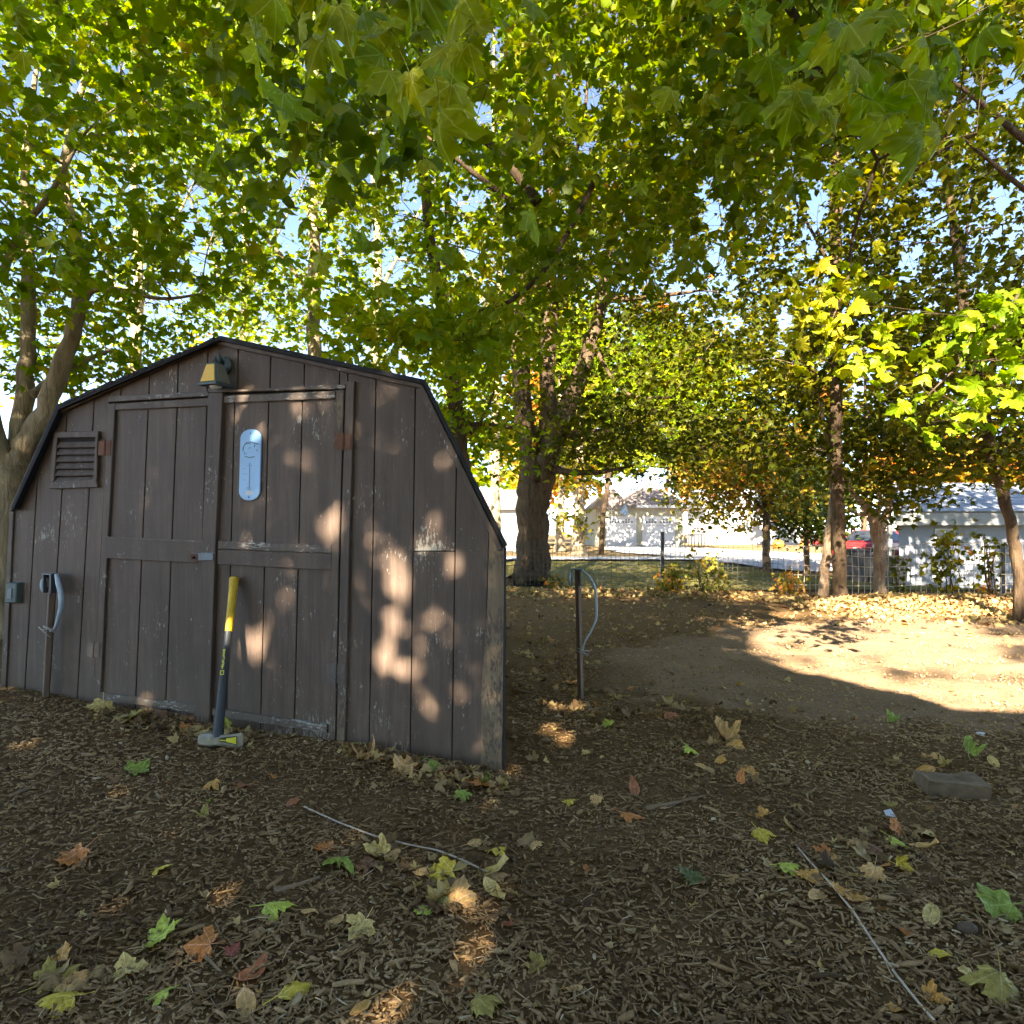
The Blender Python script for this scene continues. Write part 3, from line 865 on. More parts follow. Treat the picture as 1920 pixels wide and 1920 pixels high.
# the house whose gable and wing throw the straight-edged shade over the near yard
hs = empty('saltbox_house', (1.0, -6, 0)); tag(hs, 'tall plain house behind the viewer whose roof shades the yard', 'house')
hz = lambda z: z
MB().hexa([(-1.35, -4.2, 0), (1.02, -4.2, 0), (1.02, -12, 0), (-1.35, -12, 0)], [(-1.35, -4.2, 7.6), (1.02, -4.2, 5.66), (1.02, -12, 5.66), (-1.35, -12, 7.6)]).build('wall', M['house_wall'], hs)
MB().box(1.08, 9.5, -12, -3.6, 0, 5.05).build('wall', M['house_wall'], hs)
MB().hexa([(-1.42, -4.0, 7.62), (1.04, -4.0, 5.63), (1.04, -12.3, 5.63), (-1.42, -12.3, 7.62)], [(-1.38, -4.0, 7.96), (1.20, -4.0, 5.91), (1.20, -12.3, 5.91), (-1.38, -12.3, 7.96)]).build('roof', M['roof_grey'], hs)
MB().hexa([(1.06, -3.4, 5.06), (9.9, -3.4, 5.06), (9.9, -8, 6.0), (1.22, -8, 6.0)], [(1.06, -3.4, 5.20), (9.9, -3.4, 5.20), (9.9, -8, 6.13), (1.22, -8, 6.13)]).build('roof', M['roof_grey'], hs)
for wx in (2.4, 5.0, 7.4):
    f_ = MB().box(wx, wx + 1.0, -3.6, -3.55, 1.0, 2.3).build('window', M['white_paint'], hs)
    MB().box(wx + .08, wx + .92, -3.55, -3.54, 1.08, 2.22).build('pane', M['glass_dark'], f_)

# ---------------------------------------------------------------- trees of the yard and beyond
def base_at(px, Y, z=None):
    x = (px - CX) / FPX * Y
    return Vector((x, Y, (gz(x, Y) if z is None else z) - 0.06))
r = np.random.default_rng(11)
# left maple behind the shed corner
Yt = 6.6
A0 = base_at(15, Yt)
make_tree('maple_tree', 'forked pale barked maple behind the left corner of the shed',
  [[(A0, .24), (at(20, 1000, Yt), 0.187), (at(28, 900, Yt), 0.172), (at(45, 850, Yt), 0.140), (at(85, 770, Yt), 0.098), (at(120, 670, Yt), 0.078), (at(146, 590, Yt), 0.066), (at(150, 480, Yt + .2), 0.055), (at(120, 330, Yt + .3), 0.043), (at(150, 180, Yt + .3), 0.031), (at(210, 20, Yt + .4), 0.016)],
   [(at(32, 890, Yt), 0.133), (at(42, 770, Yt + .1), 0.086), (at(52, 640, Yt + .2), 0.070), (at(54, 480, Yt + .3), 0.055), (at(45, 330, Yt + .4), 0.039), (at(70, 120, Yt + .4), 0.020)],
   [(at(25, 930, Yt), 0.125), (at(-10, 800, Yt - .1), 0.078), (at(-50, 620, Yt), 0.055), (at(-60, 380, Yt), 0.039)],
   [(at(5, 520, Yt - .6), 0.039), (at(40, 430, Yt - .7), 0.033), (at(90, 370, Yt - .8), 0.023), (at(140, 280, Yt - .8), 0.016)],
   [(at(146, 590, Yt), 0.039), (at(185, 540, Yt - .1), 0.031), (at(300, 560, Yt - .4), 0.016), (at(380, 550, Yt - .5), 0.009)],
   [(at(60, 740, Yt), 0.047), (at(130, 690, Yt + .3), 0.031), (at(210, 655, Yt + .6), 0.016)]],
  np.concatenate([px_cloud(150, (-280, 470), (-260, 560), (4.6, 8.2), r), px_cloud(26, (-200, 330), (540, 720), (6.8, 8.6), r)]),
  66, (M['bark_light'], M['leaf_green']), size=.102, tint=(.38, .13), spread=(.36, .36, .17), seed=21)
# slender maples behind the shed
A1 = base_at(592, 10.5)
make_tree('maple_tree', 'slender maple with a straight trunk rising behind the shed ridge',
  [[(A1, .14), (at(590, 900, 10.5), .125), (at(588, 650, 10.5), .105), (at(590, 500, 10.5), .09), (at(588, 380, 10.5), .08), (at(594, 180, 10.5), .06), (at(585, -40, 10.5), .04), (at(590, -260, 10.5), .015)],
   [(at(589, 560, 10.5), .04), (at(520, 470, 10.2), .028), (at(450, 400, 10), .012)], [(at(590, 450, 10.5), .04), (at(650, 330, 10.6), .028), (at(690, 200, 10.6), .012)]],
  px_cloud(150, (370, 770), (-260, 650), (8.4, 12.5), r), 68, (M['bark_light'], M['leaf_green']), temps=T_LO, size=.10, tint=(.40, .14), seed=22, spread=(.42, .42, .2))
A2 = base_at(868, 8.2)
make_tree('maple_tree', 'leaning maple to the right of the shed with bare lower limbs',
  [[(A2, .12), (at(866, 900, 8.2), .105), (at(860, 820, 8.2), .10), (at(845, 680, 8.2), .085), (at(826, 560, 8.2), .075), (at(806, 440, 8.2), .065), (at(795, 330, 8.2), .055), (at(785, 200, 8.2), .045), (at(790, 40, 8.2), .03), (at(800, -200, 8.2), .012)],
   [(at(830, 590, 8.2), .03), (at(835, 480, 8.2), .024), (at(838, 360, 8.3), .016), (at(852, 300, 8.3), .01)],
   [(at(856, 800, 8.2), .035), (at(900, 795, 8.0), .026), (at(960, 802, 7.8), .02)], [(at(858, 830, 8.2), .03), (at(895, 800, 8.0), .02), (at(925, 740, 7.8), .012)],
   [(at(1010, 380, 6.0), .05), (at(945, 300, 6.0), .038), (at(880, 225, 5.9), .026), (at(832, 155, 5.8), .014)],
   [(at(1020, 440, 6.2), .04), (at(940, 365, 6.1), .03), (at(870, 310, 6.0), .02), (at(800, 255, 5.9), .01)]],
  np.concatenate([px_cloud(105, (640, 980), (-240, 600), (6.2, 10.0), r), px_cloud(24, (700, 935), (560, 800), (6.2, 9), r, lambda x, y, d: y < 560 + (x - 640) * 0.75), px_cloud(12, (840, 930), (760, 910), (7.5, 9.5), r, lambda x, y, d: y < 700 + (x - 800) * 1.6)]),
  68, (M['bark'], M['leaf_green']), temps=T_LO, size=.10, tint=(.42, .14), seed=23, spread=(.36, .36, .16))
# trees further behind the shed
for i, (px, Y, tn, nm) in enumerate([(250, 19, .45, 'yellowing maple far behind the louvred end of the shed'), (455, 22, .36, 'green maple far behind the shed ridge'), (700, 20, .42, 'maple standing far behind the right roof slope'), (930, 27, .40, 'distant maple beside the shed right corner')]):
    kk = Y / 10.0
    b = base_at(px, Y)
    make_tree('background_maple', nm, [[(b, .2), (at(px, 800, Y), .17), (at(px + 8, 500, Y), .12), (at(px - 5, 200, Y), .06), (at(px, -60, Y), .02)], [(at(px + 4, 620, Y), .07), (at(px - 60, 480, Y), .04), (at(px - 110, 340, Y), .02)], [(at(px + 6, 560, Y), .07), (at(px + 70, 430, Y), .04), (at(px + 120, 330, Y), .02)]],
      px_cloud(95, (px - 210, px + 210), (-60, 760), (Y - 2.5, Y + 2.5), r), 62, (M['bark_light'], M['leaf_green']), temps=T_KITE, size=.16, tint=(tn, .16), seed=40 + i, group='maples behind the shed', spread=(.75, .75, .38), gaps=.7, flecks=False, twig=.012)
# thick tree by the fence
Yb = 15.8
B0 = base_at(1000, Yb)
make_tree('maple_tree', 'thick dark trunk forking into three stems by the wire fence',
  [[(B0, .47), (at(1000, 1060, Yb), .41), (at(1000, 1000, Yb), .385), (at(1001, 930, Yb), .375), (at(1001, 895, Yb), .35), (at(996, 860, Yb), .28), (at(985, 800, Yb), .24), (at(976, 700, Yb), .21), (at(970, 580, Yb), .19), (at(982, 500, Yb), .17), (at(1010, 430, Yb), .12), (at(1040, 360, Yb), .08), (at(1090, 250, Yb), .04), (at(1110, 60, Yb), .02)],
   [(at(1004, 950, Yb), .26), (at(1010, 900, Yb), .25), (at(1020, 850, Yb + .1), .22), (at(1028, 760, Yb + .2), .20), (at(1030, 620, Yb + .3), .18), (at(1033, 500, Yb + .3), .15), (at(1032, 330, Yb + .3), .10), (at(1050, 100, Yb + .3), .06), (at(1060, -180, Yb), .02)],
   [(at(1004, 960, Yb), .26), (at(1014, 905, Yb - .05), .28), (at(1032, 850, Yb - .1), .26), (at(1058, 780, Yb - .2), .23), (at(1085, 710, Yb - .3), .19), (at(1108, 640, Yb - .3), .16), (at(1128, 560, Yb - .3), .13), (at(1135, 500, Yb - .2), .09), (at(1170, 380, Yb - .2), .06), (at(1230, 200, Yb - .2), .03)],
   [(at(1040, 880, Yb - .2), .10), (at(1075, 886, Yb - .5), .07), (at(1130, 884, Yb - .9), .05), (at(1190, 872, Yb - 1.2), .02)],
   [(at(1066, 815, Yb - .2), .10), (at(1120, 810, Yb - .6), .08), (at(1180, 797, Yb - 1), .06), (at(1230, 770, Yb - 1.4), .03)],
   [(at(1125, 565, Yb - .3), .08), (at(1190, 558, Yb - .8), .06), (at(1260, 552, Yb - 1.2), .045), (at(1310, 545, Yb - 1.5), .02)],
   [(at(985, 545, Yb), .07), (at(1040, 525, Yb - .6), .05), (at(1090, 500, Yb - 1), .03)],
   [(at(1110, 640, Yb - .3), .05), (at(1170, 735, Yb - .8), .035), (at(1260, 745, Yb - 1.5), .02)]],
  np.concatenate([px_cloud(400, (900, 1440), (-260, 850), (12.6, 19), r, lambda x, y, d: (y < 700 or abs(x - 1190) < 260) and not (d < 16.8 and y > 690 and 940 < x < 1062)), px_cloud(38, (1060, 1330), (770, 872), (12.6, 16.5), r, lambda x, y, d: y < 872 - abs(x - 1150) * .1)]),
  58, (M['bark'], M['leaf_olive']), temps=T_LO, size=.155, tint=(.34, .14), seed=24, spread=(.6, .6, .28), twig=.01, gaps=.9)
# straight trunk in the sunlit corner with its neighbour
Ys = 11.7
C0 = base_at(1572, Ys)
make_tree('maple_tree', 'straight tall trunk rising from the sunlit leaf bank at the fence',
  [[(C0, .14), (at(1574, 1100, Ys), .118), (at(1575, 1020, Ys), .108), (at(1570, 900, Ys), .10), (at(1567, 760, Ys), .095), (at(1568, 600, Ys), .09), (at(1566, 450, Ys), .10), (at(1567, 330, Ys), .08), (at(1572, 150, Ys), .06), (at(1565, -60, Ys), .04), (at(1570, -260, Ys), .015)],
   [(at(1568, 420, Ys), .035), (at(1600, 340, Ys - .2), .026), (at(1660, 260, Ys - .4), .012)], [(at(1568, 700, Ys), .03), (at(1610, 640, Ys - .3), .022), (at(1650, 610, Ys - .5), .012)], [(at(1567, 520, Ys), .035), (at(1520, 430, Ys), .025), (at(1470, 340, Ys), .012)]],
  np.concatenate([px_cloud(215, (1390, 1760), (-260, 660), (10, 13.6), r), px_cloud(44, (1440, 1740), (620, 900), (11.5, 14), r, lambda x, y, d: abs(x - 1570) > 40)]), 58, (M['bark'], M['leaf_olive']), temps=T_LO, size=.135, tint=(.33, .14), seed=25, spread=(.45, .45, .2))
D0 = base_at(1541, 11.9)
make_tree('young_tree', 'thin crooked stem leaning beside the straight tall trunk',
  [[(D0, .10), (at(1546, 1080, 11.9), .085), (at(1552, 1020, 11.9), .08), (at(1560, 965, 11.9), .07), (at(1562, 900, 12.0), .06), (at(1545, 800, 12.1), .04), (at(1530, 700, 12.2), .015)]],
  px_cloud(16, (1480, 1640), (640, 880), (11.6, 13.5), r), 40, (M['bark_red'], M['leaf_olive']), size=.13, tint=(.45, .15), seed=26)
# leaning tree at the right edge
Yr = 9.6
E0 = base_at(1912, Yr)
make_tree('maple_tree', 'bent trunk leaning left at the right edge of the yard',
  [[(E0, .09), (at(1908, 1060, Yr), .075), (at(1896, 985, Yr), .072), (at(1880, 920, Yr), .072), (at(1858, 850, Yr), .074), (at(1848, 790, Yr), .072), (at(1835, 720, Yr), .07), (at(1815, 620, Yr), .07), (at(1797, 500, Yr), .06), (at(1785, 400, Yr), .055), (at(1775, 290, Yr), .045), (at(1780, 120, Yr), .03), (at(1790, -120, Yr), .012)],
   [(at(1800, 520, Yr), .025), (at(1812, 440, Yr), .02), (at(1830, 330, Yr), .01)], [(at(1845, 770, Yr), .03), (at(1880, 775, Yr - .3), .024), (at(1940, 770, Yr - .5), .012)], [(at(1842, 760, Yr), .025), (at(1800, 762, Yr), .018), (at(1765, 750, Yr), .009)],
   [(at(1990, 320, 6.6), .045), (at(1900, 245, 6.5), .034), (at(1830, 185, 6.4), .022), (at(1780, 150, 6.4), .012)], [(at(2000, 420, 6.6), .035), (at(1890, 330, 6.5), .022), (at(1800, 255, 6.4), .010)]],
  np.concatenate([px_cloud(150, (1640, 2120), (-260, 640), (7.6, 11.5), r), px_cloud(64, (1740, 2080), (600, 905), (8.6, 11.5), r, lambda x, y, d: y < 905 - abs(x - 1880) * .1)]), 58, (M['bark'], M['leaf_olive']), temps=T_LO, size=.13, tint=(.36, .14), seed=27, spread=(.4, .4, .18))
# gnarled stump tree in the sun
Yg = 12.2
F0 = base_at(1650, Yg)
make_tree('gnarled_tree', 'gnarled shaggy barked small tree splitting into twisted boughs in the sun',
  [[(F0, .12), (at(1650, 1090, Yg), .095), (at(1648, 1030, Yg), .10), (at(1646, 1000, Yg), .11), (at(1634, 965, Yg), .09), (at(1618, 945, Yg), .06), (at(1600, 925, Yg), .04), (at(1590, 900, Yg), .015)],
   [(at(1648, 1015, Yg), .11), (at(1652, 985, Yg), .085), (at(1664, 955, Yg), .05), (at(1675, 930, Yg), .03), (at(1690, 900, Yg), .012)],
   [(at(1646, 1005, Yg), .09), (at(1640, 975, Yg), .06), (at(1650, 945, Yg), .04), (at(1645, 915, Yg), .015)], [(at(1632, 962, Yg), .05), (at(1612, 965, Yg), .03), (at(1590, 955, Yg), .012)]],
  px_cloud(30, (1570, 1760), (810, 960), (11.6, 13.4), r, lambda x, y, d: y < 985 - abs(x - 1660) * .5), 40, (M['bark_red'], M['leaf_olive']), size=.13, tint=(.42, .14), seed=28, spread=(.34, .34, .2))
# small tree on the lawn, dark trunk
H0 = base_at(1437, 22)
make_tree('lawn_tree', 'small tree with a thin dark trunk and rusty leaves on the lawn',
  [[(H0, .15), (at(1437, 1040, 22), .12), (at(1437, 985, 22), .11), (at(1435, 950, 22), .09), (at(1425, 900, 22), .05), (at(1410, 850, 22), .02)], [(at(1437, 970, 22), .07), (at(1452, 920, 22), .05), (at(1470, 860, 22), .02)], [(at(1436, 960, 22), .06), (at(1405, 930, 22), .04), (at(1360, 905, 22), .02)]],
  np.concatenate([px_cloud(85, (1290, 1470), (800, 975), (20.5, 24), r, lambda x, y, d: y < 995 - abs(x - 1390) * .35), px_cloud(40, (1440, 1560), (800, 960), (20.5, 24), r)]),
  46, (M['bark'], M['leaf_autumn']), temps=T_LO, size=.19, tint=(.38, .2), seed=29, spread=(.5, .5, .3), flecks=False, gaps=.75,
  extra=lambda P, t, r_: t - .35 * (P[:, 0] > 8.3))
K0 = base_at(1512, 26)
make_tree('lawn_tree', 'low dense dark green tree shading the lawn edge', [[(K0, .12), (at(1512, 1010, 26), .1), (at(1512, 960, 26), .06), (at(1515, 900, 26), .02)]],
  px_cloud(75, (1440, 1600), (880, 1005), (24.5, 28), r, lambda x, y, d: ((x - 1520) / 85) ** 2 + ((y - 935) / 70) ** 2 < 1), 46, (M['bark'], M['leaf_olive']), temps=T_LO, size=.2, tint=(.15, .1), seed=30, spread=(.45, .45, .3), flecks=False, gaps=0)
# trees across the road
far = [(1020, 60, (985, 1100), (700, 930), AUTUMN, .62, 'orange tree beyond the road behind the thick trunk', 'leaf_autumn', 70), (1400, 90, (1290, 1490), (800, 950), AUTUMN, .66, 'bright orange tree rising behind the white house', 'leaf_autumn', 110),
       (1690, 42, (1650, 1760), (860, 925), AUTUMN, .5, 'golden bush tree behind the pale shingled roof', 'leaf_autumn', 70), (1810, 48, (1740, 1960), (840, 925), AUTUMN, .55, 'amber tree standing behind the blue outbuilding', 'leaf_autumn', 110),
       (1250, 100, (1100, 1420), (640, 900), OLIVE, .4, 'tall green tree far behind the garage house roof', 'leaf_olive', 120), (1620, 60, (1480, 1760), (600, 930), OLIVE, .45, 'tall tree far behind the red car', 'leaf_olive', 110), (1880, 60, (1760, 2050), (560, 900), OLIVE, .45, 'tall tree far behind the blue outbuilding', 'leaf_olive', 90),
       (985, 85, (850, 1130), (540, 925), GREEN, .42, 'broad green tree far behind the pale house', 'leaf_green', 150), (1340, 115, (1170, 1530), (560, 890), OLIVE, .38, 'broad tree far behind the white house roof', 'leaf_olive', 130)]
for i, (px, Y, xr, yr, _, tn, nm, mt, nc) in enumerate(far):
    b = base_at(px, Y)
    make_tree('distant_tree', nm, [[(b, .3), (at(px, 980, Y), .25), (at(px + 3, yr[0] * .4 + yr[1] * .6, Y), .15), (at(px, yr[0], Y), .04)]], px_cloud(nc, xr, yr, (Y - 4, Y + 4), r), 46, (M['bark'], M[mt]), temps=T_KITE, size=.012 * Y, tint=(tn, .16), seed=60 + i,
              spread=(.016 * Y, .016 * Y, .010 * Y), flecks=False, gaps=.6, twig=.02, sides=6)
for px, w, Y, top, nm in ((1085, .34, 36, 880, 'mossy leaning trunk across the road left of the pole'), (1050, .3, 44, 870, 'pale sunlit split trunk across the road')):
    b = base_at(px, Y)
    make_tree('distant_tree', nm, [[(b, w * 1.3), (at(px, 1000, Y), w), (at(px + 2, 950, Y), w * .8), (at(px + 4, top, Y), w * .6), (at(px, 700, Y), .1)]], np.concatenate([px_cloud(12, (px - 34, px + 30), (830, 905), (Y - 2, Y + 2), r), px_cloud(2, (px - 12, px + 8), (950, 1020), (Y - 1.2, Y - .5), r)]), 40, (M['bark_light'], M['leaf_olive']), temps=T_LO, size=.3, tint=(.55, .16), seed=90 + px,
              spread=(.5, .5, .4), flecks=False, gaps=0, twig=.012)
po = base_at(1127, 38)
pole = empty('utility_pole', po); tag(pole, 'slightly leaning brown utility pole across the road in front of the garage', 'pole')
MB().tube([po, at(1131, 960, 38), at(1137, 930, 38), at(1147, 840, 38)], [.16, .15, .145, .13], 8).build('shaft', M['bark'], pole, smooth=True)
MB().obox(at(1146, 850, 38), (0.9, 0, 0), (0, .06, 0), (0, 0, .07)).build('crossarm', M['bark'], pole)

# shade trees mostly out of view; most added only to cast shade
def ellipsoid_cloud(n, c, rad, r_):
    out = []
    while len(out) < n:
        q = r_.uniform(-1, 1, 3)
        if np.sum(np.abs(q) ** 3.2) < 1: out.append(np.array(c) + q * np.array(rad))
    return np.array(out)
for i, (b, c, rad, n, nm) in enumerate([((-6.2, -5.6, 0), (-5.1, -5.6, 7.4), (4.7, 2.4, 4.3), 380, 'spreading shade maple behind the viewer on the left'), ((-4.6, -9.5, 0), (-4.5, -9.2, 18.0), (1.1, 1.2, 2.4), 36, 'unseen narrow maple crown added to shade the thick forked trunk'), ((-2.4, -13.5, 0), (-2.35, -13.5, 14.8), (1.3, 1.5, 1.7), 36, 'unseen maple crown added to shade the soil left of the sunlit patch'), ((-12.5, -6, 0), (-12.5, -6, 12), (4.5, 4, 6), 120, 'second shade maple further left behind the viewer'),
                                       ((6, -17, 0), (5.6, -17, 17), (7.2, 3.5, 6.3), 330, 'unseen tall maple added behind the house to shade the right canopy'), ((16, 11, -.3), (14.2, 10.6, 10.2), (4.2, 2.6, 3.6), 110, 'unseen maple added outside the yard to shade the blue outbuilding'), ((5, 50, 0), (9.5, 48.5, 10.8), (7.0, 3, 5.0), 300, 'roadside maple added to shade the garage house front')]):
    bv = Vector(b)
    make_tree('shade_maple', nm, [[(bv, .38), (bv + Vector((0.1, 0, 3)), .3), (bv + Vector((0, 0.1, 7)), .22), (Vector(c), .14), (Vector(c) + Vector((0, 0, rad[2] * .8)), .03)]], ellipsoid_cloud(n, c, rad, r), 140 if i == 0 else 60, (M['bark'], M['leaf_green']), temps=T_KITE,
              size=.19 if i == 0 else .27, margin=.02, tint=(.4, .14), seed=100 + i, group='shade maples behind the viewer', spread=(.6, .6, .45), gaps=0, twig=.02)

# ---------------------------------------------------------------- the maple whose boughs hang over the viewer, its nearest leaves one by one
ro = random.Random(5)
OB = Vector((-3.6, -1.7, 0.0))
def near_pts(n, xr, yr, Yr):
    return [at(ro.uniform(*xr), ro.uniform(*yr), ro.uniform(*Yr)) for _ in range(n)]
cl = np.concatenate([px_cloud(105, (950, 1430), (-260, 500), (4.8, 8.0), r, lambda x, y, d: y < 520 - max(0, x - 1250) * .9 or (x < 1260)),
                     px_cloud(26, (1400, 1900), (-200, 300), (3.2, 5.5), r), px_cloud(16, (420, 930), (-200, 300), (3.0, 5.0), r)])
over = make_tree('overhanging_maple', 'big leaved maple boughs hanging into the top of the view',
  [[(OB, .26), (OB + Vector((.1, .1, 1.5)), .21), (OB + Vector((.25, .3, 3.0)), .18), (OB + Vector((.6, .9, 4.6)), .12), (OB + Vector((1.0, 1.6, 6.2)), .05)],
   [(OB + Vector((.25, .3, 2.9)), .09), (Vector((-2.2, .2, 3.6)), .07), (Vector((-.9, 1.3, 3.25)), .045), (Vector((.4, 2.1, 3.3)), .03), (Vector((1.6, 2.6, 3.4)), .012)],
   [(OB + Vector((.5, .8, 4.3)), .08), (Vector((-1.4, 1.2, 4.9)), .06), (Vector((.2, 3.4, 5.4)), .045), (Vector((1.4, 5.0, 5.6)), .02)],
   [(Vector((.2, 3.4, 5.4)), .04), (Vector((1.6, 4.2, 4.7)), .028), (Vector((2.6, 4.8, 3.9)), .012)]],
  cl, 54, (M['bark'], M['leaf_dimmed']), size=.118, tint=(.38, .13), seed=31, spread=(.28, .28, .14), droop=.6, maxlink=1.3)
# sunlit yellowing sprays lower on the right-hand boughs
def spray(name, label, xr, yr, Yr, n, lv, tint, limbs, seed):
    return make_tree(name, label, limbs, px_cloud(n, xr, yr, Yr, r), lv, (M['bark'], M['leaf_green']), size=.115, tint=tint, seed=seed, spread=(.16, .16, .08), droop=.7, flat=.5, cat='branch', temps=T_HI[:3], gaps=0, flecks=False)
spray('maple_bough', 'yellow sunlit maple bough hanging before the straight trunk', (1495, 1660), (520, 680), (4.9, 5.3), 11, 12, (.62, .10), [[(Vector((2.6, 4.8, 3.9)), .014), (at(1600, 440, 5.1), .012), (at(1590, 520, 5.1), .009), (at(1560, 600, 5.1), .004)]], 32)
spray('maple_bough', 'lime green sunlit maple bough drooping at the right edge', (1690, 1920), (570, 790), (4.4, 5.0), 18, 12, (.36, .09), [[(at(2080, 330, 4.8), .02), (at(1960, 480, 4.8), .015), (at(1860, 620, 4.7), .010), (at(1740, 740, 4.6), .004)]], 33)
spray('maple_bough', 'layered green maple bough above the right roof slope of the shed', (640, 945), (560, 700), (4.6, 5.6), 22, 14, (.50, .10), [[(at(1120, 330, 5.4), .026), (at(1010, 520, 5.3), .02), (at(860, 610, 5.2), .013), (at(680, 640, 5.0), .004)]], 34)
# single leaves
def leaf_mesh(name, tmpl, tint, mat, stalk=True):
    tv, tt = tmpl
    V, T = [tuple(v) for v in tv], [tuple(t) for t in tt]
    if stalk:
        n = len(V)
        st = [(0, .1, 0), (0.02, -.18, .02), (0.05, -.42, .06)]
        for k, p in enumerate(st):
            for q in range(3):
                a = q * 2.094; w = .016
                V.append((p[0] + w * math.cos(a), p[1], p[2] + w * math.sin(a)))
        for k in range(2):
            for q in range(3):
                b0, b1 = n + k * 3 + q, n + k * 3 + (q + 1) % 3
                T += [(b0, b1, b1 + 3), (b0, b1 + 3, b0 + 3)]
    me = bpy.data.meshes.new(name); me.from_pydata(V, [], T); me.update()
    at2 = me.attributes.new('tint', 'FLOAT', 'POINT'); at2.data.foreach_set('value', [tint] * len(V))
    me.materials.append(mat)
    me.polygons.foreach_set('use_smooth', [True] * len(me.polygons))
    return me
NEAR = [leaf_mesh('leaf', t, tn, M['leaf_near']) for t in T_HI for tn in (.30, .42, .52, .62)]
rl_ = np.random.default_rng(77)
spots = []
def near_group(n, xr, yr, Yr, low):
    k = 0
    while k < n:
        x, y, Y = rl_.uniform(*xr), rl_.uniform(*yr), rl_.uniform(*Yr)
        if y > low(x): continue
        spots.append((at(x, y, Y), Y)); k += 1
near_group(52, (440, 930), (-60, 250), (1.6, 2.7), lambda x: np.interp(x, [440, 520, 640, 720, 800, 880, 930], [110, 190, 230, 250, 250, 190, 90]))
near_group(52, (1390, 1870), (-60, 250), (1.6, 2.7), lambda x: np.interp(x, [1390, 1480, 1600, 1680, 1760, 1840, 1870], [110, 190, 230, 250, 250, 190, 90]))
near_group(12, (-30, 440), (-60, 560), (2.6, 4.0), lambda x: 560)
near_group(10, (970, 1420), (-60, 470), (2.6, 4.0), lambda x: 480 if x < 1300 else 200)
near_group(8, (520, 900), (200, 520), (2.8, 4.2), lambda x: 520)
near_group(5, (1480, 1860), (200, 420), (2.8, 4.2), lambda x: 420)
Pn = np.array([tuple(s[0]) for s in spots])
kp = keep_mask(Pn, rl_, .6, True, .06)
obase = world_off(over)
for (p, Y), ok in zip(spots, kp):
    if not ok: continue
    o = bpy.data.objects.new('leaf', NEAR[rl_.integers(0, len(NEAR))])
    ang = rl_.uniform(0, 2 * math.pi)
    tip = Vector((math.cos(ang) * .55, math.sin(ang) * .55 - .15, -1.0 + rl_.normal(0, .3))).normalized()
    nn = Vector((rl_.normal(0, .6), rl_.normal(-.5, .5), rl_.uniform(.1, .9)))
    nn = (nn - tip * nn.dot(tip)).normalized(); sd = tip.cross(nn)
    s = rl_.uniform(.10, .15)
    o.matrix_local = Matrix(((sd.x * s, tip.x * s, nn.x * s, p.x - obase.x), (sd.y * s, tip.y * s, nn.y * s, p.y - obase.y), (sd.z * s, tip.z * s, nn.z * s, p.z - obase.z), (0, 0, 0, 1)))
    o.parent = over
    col.objects.link(o)

# ---------------------------------------------------------------- the shed
DB = Vector((-0.10, 1, 0)).normalized() * 3.2
ROOFL = [(22, 950), (104, 777), (412, 641), (793, 723), (944, 1028)]
GRL = [(0, 1300), (60, 1312), (180, 1336), (370, 1364), (480, 1380), (620, 1398), (700, 1414), (850, 1444), (960, 1470)]
roof_y = lambda x: float(np.interp(x, [p[0] for p in ROOFL], [p[1] for p in ROOFL]))
base_y = lambda x: float(np.interp(x, [p[0] for p in GRL], [p[1] for p in GRL]))
shed = empty('garden_shed', Fp(480, 1375))
tag(shed, 'weathered dark brown gambrel roofed wooden shed with double doors', 'shed')
def Fq(px, py, off):
    dx, dz = (px - CX) / FPX, -(py - HY) / FPX
    Y = (SHED_Y0 - off * math.sqrt(1 + SHED_T ** 2)) / (1 + SHED_T * dx)
    return Vector((dx * Y, Y, EYE + dz * Y))
def prism(poly, o0, o1):
    return MB().hexa([Fp(x, y, o0) for x, y in poly], [Fp(x, y, o1) for x, y in poly])
def gline(g, y):
    (x1, y1), (x2, y2) = g
    return x1 + (x2 - x1) * (y - y1) / (y2 - y1)
def board(name, gl, gr, mat, par, top=None, bot=None, o0=-.013, o1=0.0, inset=0.95, bevel=.002):
    def topx(g, d):
        y = g[0][1]
        for _ in range(12): y = (top or roof_y)(gline(g, y) + d)
        return gline(g, y) + d, y
    def botx(g, d):
        y = g[1][1]
        for _ in range(12): y = (bot or base_y)(gline(g, y) + d)
        return gline(g, y) + d, y
    a, b = topx(gl, inset), topx(gr, -inset)
    tops = [a] + ([p for p in ROOFL if a[0] + 1 < p[0] < b[0] - 1] if top is None else []) + [b]
    c_, d_ = botx(gr, -inset), botx(gl, inset)
    return prism(tops + [c_, d_], o0, o1).build(name, mat, par, bevel=bevel)

gable = [(22, 950), (104, 777), (412, 641), (793, 723), (944, 1028), (941, 1470), (700, 1414), (480, 1380), (180, 1336), (5, 1300)]
MB().hexa([Fp(x, y, -.045) for x, y in gable], [Fp(x, y, -.0145) for x, y in gable]).build('front_wall', M['dark_gap'], shed)
MB().hexa([Fp(x, y, -.03) + DB for x, y in gable], [Fp(x, y, -.06) + DB for x, y in gable]).build('back_wall', M['siding'], shed)
for nm, (ta, tb) in (('side_wall', ((944, 1028), (941, 1470))), ('side_wall', ((22, 950), (5, 1300)))):
    sgn = 1 if ta[0] > 500 else -1
    U = Vector((1, -SHED_T, 0)).normalized() * .03 * sgn
    p0, p1 = Fp(*ta, -.05), Fp(*tb, -.05)
    MB().hexa([p0 - U, p0, p1, p1 - U], [v + DB * .985 for v in (p0 - U, p0, p1, p1 - U)]).build(nm, M['siding'], shed)
